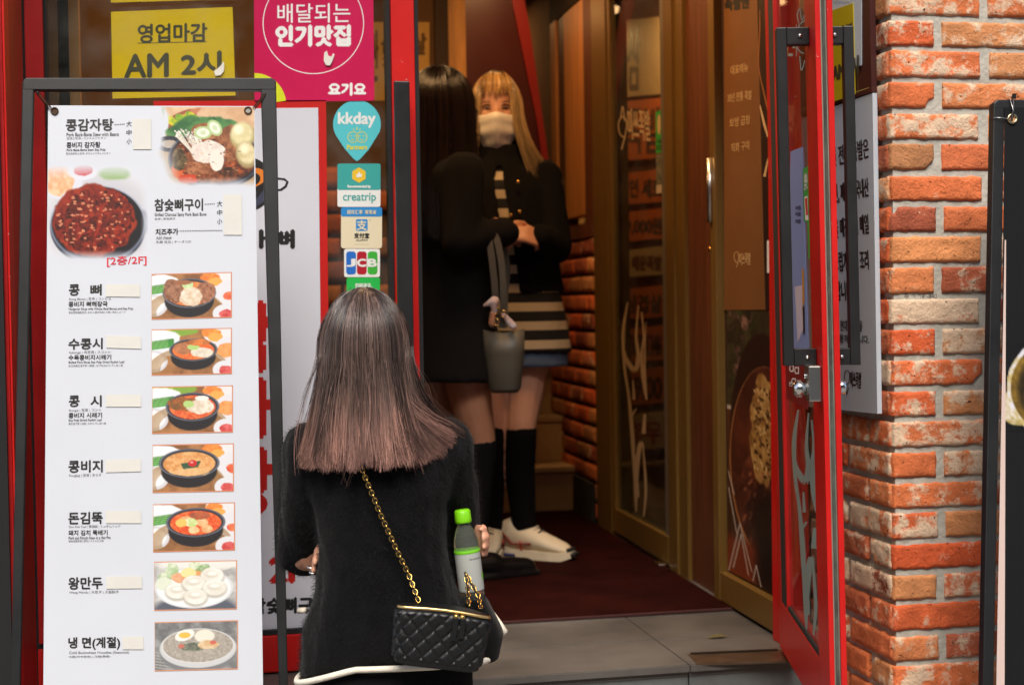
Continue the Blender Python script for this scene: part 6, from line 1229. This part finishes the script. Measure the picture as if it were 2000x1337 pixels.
def strap(mb, pts, w_, th, m):
    P0 = [Vector(p) for p in pts]; pts = []; r = []
    for i in range(len(P0) - 1):
        a, b0, c, d = P0[max(i - 1, 0)], P0[i], P0[i + 1], P0[min(i + 2, len(P0) - 1)]
        for q in range(6): t = q / 6; pts.append(.5 * (2 * b0 + (c - a) * t + (2 * a - 5 * b0 + 4 * c - d) * t * t + (3 * b0 - a - 3 * c + d) * t ** 3))
    pts.append(P0[-1])
    for k, p in enumerate(pts): d = (pts[min(k + 1, len(pts) - 1)] - pts[max(k - 1, 0)]).normalized(); e = d.cross(Vector((0, 1, 0))).normalized(); n_ = e.cross(d); r.append([p + e * w_ + n_ * th, p - e * w_ + n_ * th, p - e * w_ - n_ * th, p + e * w_ - n_ * th])
    return mb.loft(r, m, smooth=False)
for y, dx in ((-.05, 0), (.05, -14)):
    b = MB(); strap(b, [ol(968 + dx, 640, y * .6), ol(974 + dx, 570, y), ol(968 + dx * .6, 500, y), ol(962, 465, y * .8), ol(972, 452, 0) if False else ol(966, 456, y * .5)], .010, .0025, OLIVE); strap(b, [ol(966, 456, y * .5), ol(978, 470, y * .8), ol(988, 520, y), ol(990 + dx * .5, 580, y), ol(984, 640, y * .6)], .010, .0025, OLIVE); b.build('strap', ob, world=False)
SCARF = mat('patterned_scarf', (206, 140, 96), rough=.6, var=.5, vscale=40, col2=(196, 196, 206)); SC2 = mat('scarf_teal', (70, 120, 110), rough=.6, var=.5, vscale=50, col2=(190, 110, 70))
b = MB(); cap(b, ol(951, 596, -.05), .004, ol(972, 588, -.05), .016, fl=((0, 1, 0), .6)); cap(b, ol(972, 590, -.05), .014, ol(971, 612, -.05), .008); cap(b, ol(990, 615, -.05), .008, ol(1008, 636, -.05), .012, fl=((0, 1, 0), .5)); remesh(b, 'scarf_knot', ob, SCARF, .003, 2)
b = MB(); cap(b, ol(968, 612, -.052), .009, ol(967, 632, -.052), .011); remesh(b, 'scarf_wrap', ob, SC2, .003, 2)
b = MB()
for px, py in ((976, 606), (976, 628), (990, 612)): c = ol(px, py, -.056); b.tube([c + Vector((.008 * math.cos(a), 0, .010 * math.sin(a))) for a in np.linspace(0, 6.283, 17)], .0016, GOLD, n=6, cap=False)
b.build('buckle', ob, world=False)

# ---- blonde woman with a white mask
BY = 4.9; B0_ = PY(981, 590, BY); bw_ = thing('person', 'blonde person in a white face mask, black jacket and striped sweater, facing the street', 'person', (B0_.x, BY, FZ), math.radians(170))
def bl(px, py, y=0.0): s_ = .001724 - y * .00035; return Vector((-(px - 975) * s_, y, 1.55 - (py - 590) * s_ - FZ))
b = MB(); hc = Vector((.012, 0, 1.508)); b.ell(hc, (.070, .09, .112)); b.ell(hc + Vector((0, .045, -.062)), (.046, .046, .05)); cap(b, hc + Vector((0, .082, .005)), .008, hc + Vector((0, .098, -.028)), .013)
for s_ in (-1, 1): b.ell(hc + Vector((.031 * s_, .066, -.018)), (.022, .018, .016)); b.ell(hc + Vector((.071 * s_, -.004, -.01)), (.007, .016, .028))
cap(b, (.01, -.01, 1.43), .046, (0, -.012, 1.29), .052)
b.loft([rg(-.055, 0, .76, .15, .105), rg(-.05, 0, .9, .135, .095), rg(-.03, 0, 1.05, .115, .085), rg(-.01, 0, 1.2, .14, .085), rg(0, -.01, 1.31, .15, .065), rg(0, -.01, 1.35, .07, .05)])
fdir = {-1: Vector((-.85, .5, 0)).normalized(), 1: Vector((.2, 1, 0)).normalized()}
limb(b, [((-.10, 0, .82), .088), ((-.068, .02, .56), .066), ((-.055, .03, .46), .053), ((-.048, 0, .32), .053), ((-.065, -.01, .10), .036)]); cap(b, (-.06, -.01, .05), .034, Vector((-.06, -.01, .04)) + fdir[-1] * .13, .028)
limb(b, [((.03, 0, .82), .088), ((.05, .02, .50), .058), ((.05, 0, .32), .053), ((.05, -.02, .10), .036)]); cap(b, (.05, -.02, .05), .034, (.07, .11, .04), .028)
lw = bl(1022, 462, .19); limb(b, [((-.150, -.01, 1.30), .045), ((-.175, .06, 1.05), .038), ((lw.x - .03, .17, lw.z - .0), .027)]); hand(b, (-.125, .165, 1.085), (1, .25, .05), (-.2, .7, .7), curl=.7, thumb=-1, L_=.075)
limb(b, [((.150, -.01, 1.30), .045), ((.165, .05, 1.05), .038), ((.02, .19, 1.09), .027)]); hand(b, (.0, .195, 1.092), (-1, .05, -.05), (.1, .9, .5), curl=.75, L_=.08)
remesh(b, 'body', bw_, SKIN, .0055, 4)
STR = bpy.data.materials.new('striped_knit'); STR.use_nodes = True; tt = STR.node_tree; q = tt.nodes['Principled BSDF']; tc = tt.nodes.new('ShaderNodeTexCoord'); sx = tt.nodes.new('ShaderNodeSeparateXYZ'); mt = tt.nodes.new('ShaderNodeMath'); mt.operation = 'MULTIPLY'; mt.inputs[1].default_value = 1 / .062; fr = tt.nodes.new('ShaderNodeMath'); fr.operation = 'FRACT'; gt = tt.nodes.new('ShaderNodeMath'); gt.operation = 'GREATER_THAN'; gt.inputs[1].default_value = .54; mx = tt.nodes.new('ShaderNodeMix'); mx.data_type = 'RGBA'
tt.links.new(tc.outputs['Object'], sx.inputs[0]); tt.links.new(sx.outputs[2], mt.inputs[0]); tt.links.new(mt.outputs[0], fr.inputs[0]); tt.links.new(fr.outputs[0], gt.inputs[0]); tt.links.new(gt.outputs[0], mx.inputs[0]); mx.inputs[6].default_value = L(16, 15, 16); mx.inputs[7].default_value = L(180, 164, 136); tt.links.new(mx.outputs[2], q.inputs['Base Color']); q.inputs['Roughness'].default_value = .9
b = MB(); b.loft([rg(-.065, .012, .70, .165, .125), rg(-.06, .01, .80, .158, .12), rg(-.045, .005, .95, .142, .115), rg(-.02, 0, 1.12, .14, .11), rg(0, 0, 1.26, .14, .10), rg(0, -.01, 1.32, .10, .075), rg(0, -.01, 1.375, .062, .062)]); remesh(b, 'striped_sweater', bw_, STR, .008, 4, fold=.005)
b = MB(); b.loft([rg(-.066, .008, .655, .155, .12), rg(-.066, .008, .72, .15, .118), rg(-.06, .005, .80, .14, .11)]); remesh(b, 'denim_skirt', bw_, mat('denim', (74, 92, 118), rough=.9, var=.2, vscale=60), .008, 3)
# jacket: open shell round the back and sides, plus sleeves
b = MB(); shell = []
zs = [(.90, -.045, .168, .135), (1.0, -.035, .160, .13), (1.12, -.02, .160, .125), (1.25, 0, .172, .108), (1.31, 0, .13, .088), (1.355, 0, .078, .073), (1.395, .004, .070, .068)]
for z, x0, rx, ry in zs:
    op = .55 - .2 * (z - .9) / .45; pts = [Vector((x0 + rx * math.cos(a), -.002 + ry * math.sin(a), z)) for a in np.linspace(math.pi / 2 + op * .12, math.pi / 2 + 2 * math.pi - op * .32, 30)]; inn = [Vector((x0 + (rx - .016) * math.cos(a), -.002 + (ry - .016) * math.sin(a), z)) for a in np.linspace(math.pi / 2 + op * .12, math.pi / 2 + 2 * math.pi - op * .32, 30)]
    shell.append(pts + inn[::-1])
b.loft(shell)
limb(b, [((-.150, -.01, 1.29), .060), ((-.176, .055, 1.052), .058), ((-.115, .158, 1.078), .044)]); limb(b, [((.150, -.01, 1.29), .060), ((.165, .04, 1.06), .056), ((.04, .175, 1.085), .044)])
remesh(b, 'jacket', bw_, BLKC, .008, 3, fold=.004)
bt_ = MB()
for px, py in ((1008, 356), (1010, 414), (993, 420)): c = bl(px, py, .128); MB().ell(c, (.006, .004, .006), GOLD, 10, 6).build('button', bw_, world=False)
ncol = lambda s_, p, cc, b_: (np.array((60, 44, 30)) if s_ < .06 else (np.array((150, 112, 66)) if s_ < .16 else (np.array((186, 156, 110)) if s_ < .55 else np.array((186, 156, 110)) * (1.28 - .5 * s_)))) * (1 + .10 * cc) * (.75 + .5 * b_)  # strand ends darkened in colour to imitate shadow on the lower hair
strands('hair', bw_, HAIRM, (.012, -.012, 1.512), (.080, .098, .120), 2400, (-200, 20), lambda ph: 1.27 + .03 * math.cos(ph), 1.75, 1.2, ncol, 21, rr=.0010, clumps=60, t0r=(0, 1.2), shift=lambda ph: (-.075 * max(0, -math.cos(ph)), 0))
strands('fringe', bw_, HAIRM, (.012, -.002, 1.580), (.076, .094, .052), 90, (50, 128), lambda ph: 1.537 + .012 * abs(math.cos(ph)), .99, 1.0, lambda s_, p, cc, b_: (np.array((54, 40, 28)) if s_ < .15 else np.array((196, 156, 100))) * (1 + .1 * cc) * (.75 + .5 * b_), 22, rr=.0010, clumps=24, clump=.3, t0r=(0, .3))
strands('side_lock', bw_, HAIRM, (.012, -.004, 1.512), (.078, .094, .119), 420, (130, 185), lambda ph: 1.26, 1.7, .8, ncol, 23, rr=.0010, clumps=16, t0r=(.05, .6), shift=lambda ph: (-.03, 0))
strands('side_lock', bw_, HAIRM, (.012, -.004, 1.512), (.078, .094, .119), 320, (-5, 50), lambda ph: 1.28, 1.35, .8, ncol, 24, rr=.0010, clumps=16, t0r=(.05, .6))
b = MB(); b.ell((.012, -.022, 1.516), (.076, .088, .116)); b.build('hair_cap', bw_, mat('blonde_root', (110, 82, 50), rough=.5), world=False)
mask('face_mask', bw_, (.012, 0, 1.506), (.0775, .093, .116), mat('white_mask', (240, 234, 222), rough=.8), mat('mask_loop', (220, 216, 206)), 1.485, 1.366)
EYEW, EYED, BROW = mat('eye_white', (112, 88, 76), rough=.3), mat('eye_dark', (24, 16, 13), rough=.2), mat('brow_brown', (84, 56, 38), rough=.8)
for s_ in (-1, 1):
    x0 = .012 + .031 * s_; z0 = 1.510; ey = lambda dx: .0 + .09 * math.sqrt(max(0, 1 - ((.031 * s_ + dx) / .0715) ** 2)) + .0015
    def almond(w_, h_, n_, off): return [Vector((x0 + w_ * math.cos(a), ey(w_ * math.cos(a)) + off, z0 + h_ * math.sin(a) * (1 if math.sin(a) > 0 else .7) + .0015 * math.cos(a) * s_)) for a in np.linspace(0, 2 * math.pi, n_, endpoint=False)]
    e = MB(); q = almond(.0135, .0036, 20, .0008); e.add(q, [list(range(20))], EYEW); k = [Vector((x0 + .0055 * math.cos(a), ey(0) + .0016, z0 + .0037 * math.sin(a))) for a in np.linspace(0, 6.1, 14)]; e.add(k, [list(range(14))], EYED)
    e.tube([Vector((x0 + w_, ey(w_) + .0016, z0 + .006 * math.sqrt(max(0, 1 - (w_ / .016) ** 2)) + .0012)) for w_ in np.linspace(-.0158, .0158, 9)], [.0005, .0013, .0016, .0017, .0018, .0018, .0017, .0014, .0006], EYED, n=5); e.build('eye', bw_, world=False)
    e = MB(); e.tube([Vector((x0 + w_ + .003 * s_, ey(w_) + .002, z0 + .021 - .004 * (w_ / .017) ** 2)) for w_ in np.linspace(-.017, .017, 8)], [.0008, .0022, .0026, .0026, .0025, .0022, .0016, .0007], BROW, n=6); e.build('eyebrow', bw_, world=False)
# socks and pale trainers
for s_, pts, A_ in ((-1, [((-.055, .028, .44), .0555), ((-.048, 0, .32), .0555), ((-.064, -.01, .10), .04)], Vector((-.06, -.01, 0))), (1, [((.05, .02, .44), .0555), ((.05, 0, .32), .0555), ((.05, -.02, .10), .04)], Vector((.05, -.02, 0)))):
    b = MB(); limb(b, pts); remesh(b, 'knee_sock', bw_, SOCK, .008, 3)
    d = fdir[s_]; sd = Vector((-d.y, d.x, 0)); MS = Matrix(((d.x * 1.06, sd.x * 1.1, 0, A_.x), (d.y * 1.06, sd.y * 1.1, 0, A_.y), (0, 0, 1.26, 0), (0, 0, 0, 1)))
    tr_ = bpy.data.objects.new('trainer', None); C.objects.link(tr_); tr_.parent = bw_; tr_.empty_display_size = .05
    CRM = mat('cream_trainer', (214, 200, 172), rough=.75, bump=.1, bscale=200); up = MB()
    def sh(u, w_, h0, h1): return [MS @ Vector((u, w_ * math.cos(a), h0 + (h1 - h0) * .5 + (h1 - h0) * .5 * math.sin(a))) for a in np.linspace(0, 2 * math.pi, 20, endpoint=False)]
    up.loft([sh(-.085, .018, .03, .075), sh(-.075, .03, .026, .10), sh(-.04, .036, .024, .115), sh(0, .038, .024, .105), sh(.05, .042, .024, .085), sh(.10, .045, .024, .066), sh(.14, .04, .024, .052), sh(.165, .022, .024, .04)], CRM); remesh(up, 'upper', tr_, CRM, .004, 3)
    so_ = MB(); outl = [(-.098, 0), (-.09, .026), (-.05, .037), (.0, .040), (.06, .046), (.11, .049), (.15, .042), (.176, .02), (.181, 0)]; ou = outl + [(x, -y) for x, y in outl[-2:0:-1]]
    so_.add([MS @ Vector((x, y, .004 + .012 * max(0, (x - .12) / .06) ** 2)) for x, y in ou] + [MS @ Vector((x, y * .97, .030 + .010 * max(0, -(x + .03) / .07))) for x, y in ou], [list(range(len(ou)))[::-1], list(range(len(ou), 2 * len(ou)))] + [[i, (i + 1) % len(ou), len(ou) + (i + 1) % len(ou), len(ou) + i] for i in range(len(ou))], CRM); so_.build('sole', tr_, world=False)
    de = MB(); de.tube([MS @ Vector((x, y * 1.005, .016)) for x, y in [(-.097, .006), (-.09, .0262), (-.05, .0372), (-.01, .040)]] , .005, mat('navy_stripe', (30, 44, 100), rough=.6)); de.tube([MS @ Vector((x, -y * 1.005, .016)) for x, y in [(-.097, .006), (-.09, .0262), (-.05, .0372), (-.01, .040)]], .005, MATS['navy_stripe'])
    tc_ = MB(); tc_.tube([MS @ Vector((.182, y, .026 + abs(y) * -.2)) for y in (-.018, 0, .018)], .008, RUBBER); tc_.tube([MS @ Vector((.168, y, .036)) for y in (-.02, 0, .02)], .007, RUBBER); tc_.build('toe_cap', tr_, world=False)
    for sy in (-1, 1): de.tube([MS @ Vector((.015, .041 * sy, .03)), MS @ Vector((.01, .040 * sy, .055))], .003, mat('red_tab', (190, 40, 36), rough=.6)); de.tube([MS @ Vector((-.06, .0355 * sy, .075)), MS @ Vector((-.02, .0405 * sy, .045)), MS @ Vector((.05, .0455 * sy, .05))], .004, mat('rust_swash', (122, 40, 28), rough=.6))
    de.build('trim', tr_, world=False); lc = MB()
    for k in range(6): u = .01 + .018 * k; h = .107 - .0075 * k - .018 * max(0, k - 3) * .3; lc.tube([MS @ Vector((u, -.02, h - .008)), MS @ Vector((u + .006, 0, h)), MS @ Vector((u, .02, h - .008))], .0026, mat('lace', (226, 214, 190), rough=.8) if k % 2 == 0 else RUBBER, n=6)
    lc.build('laces', tr_, world=False)
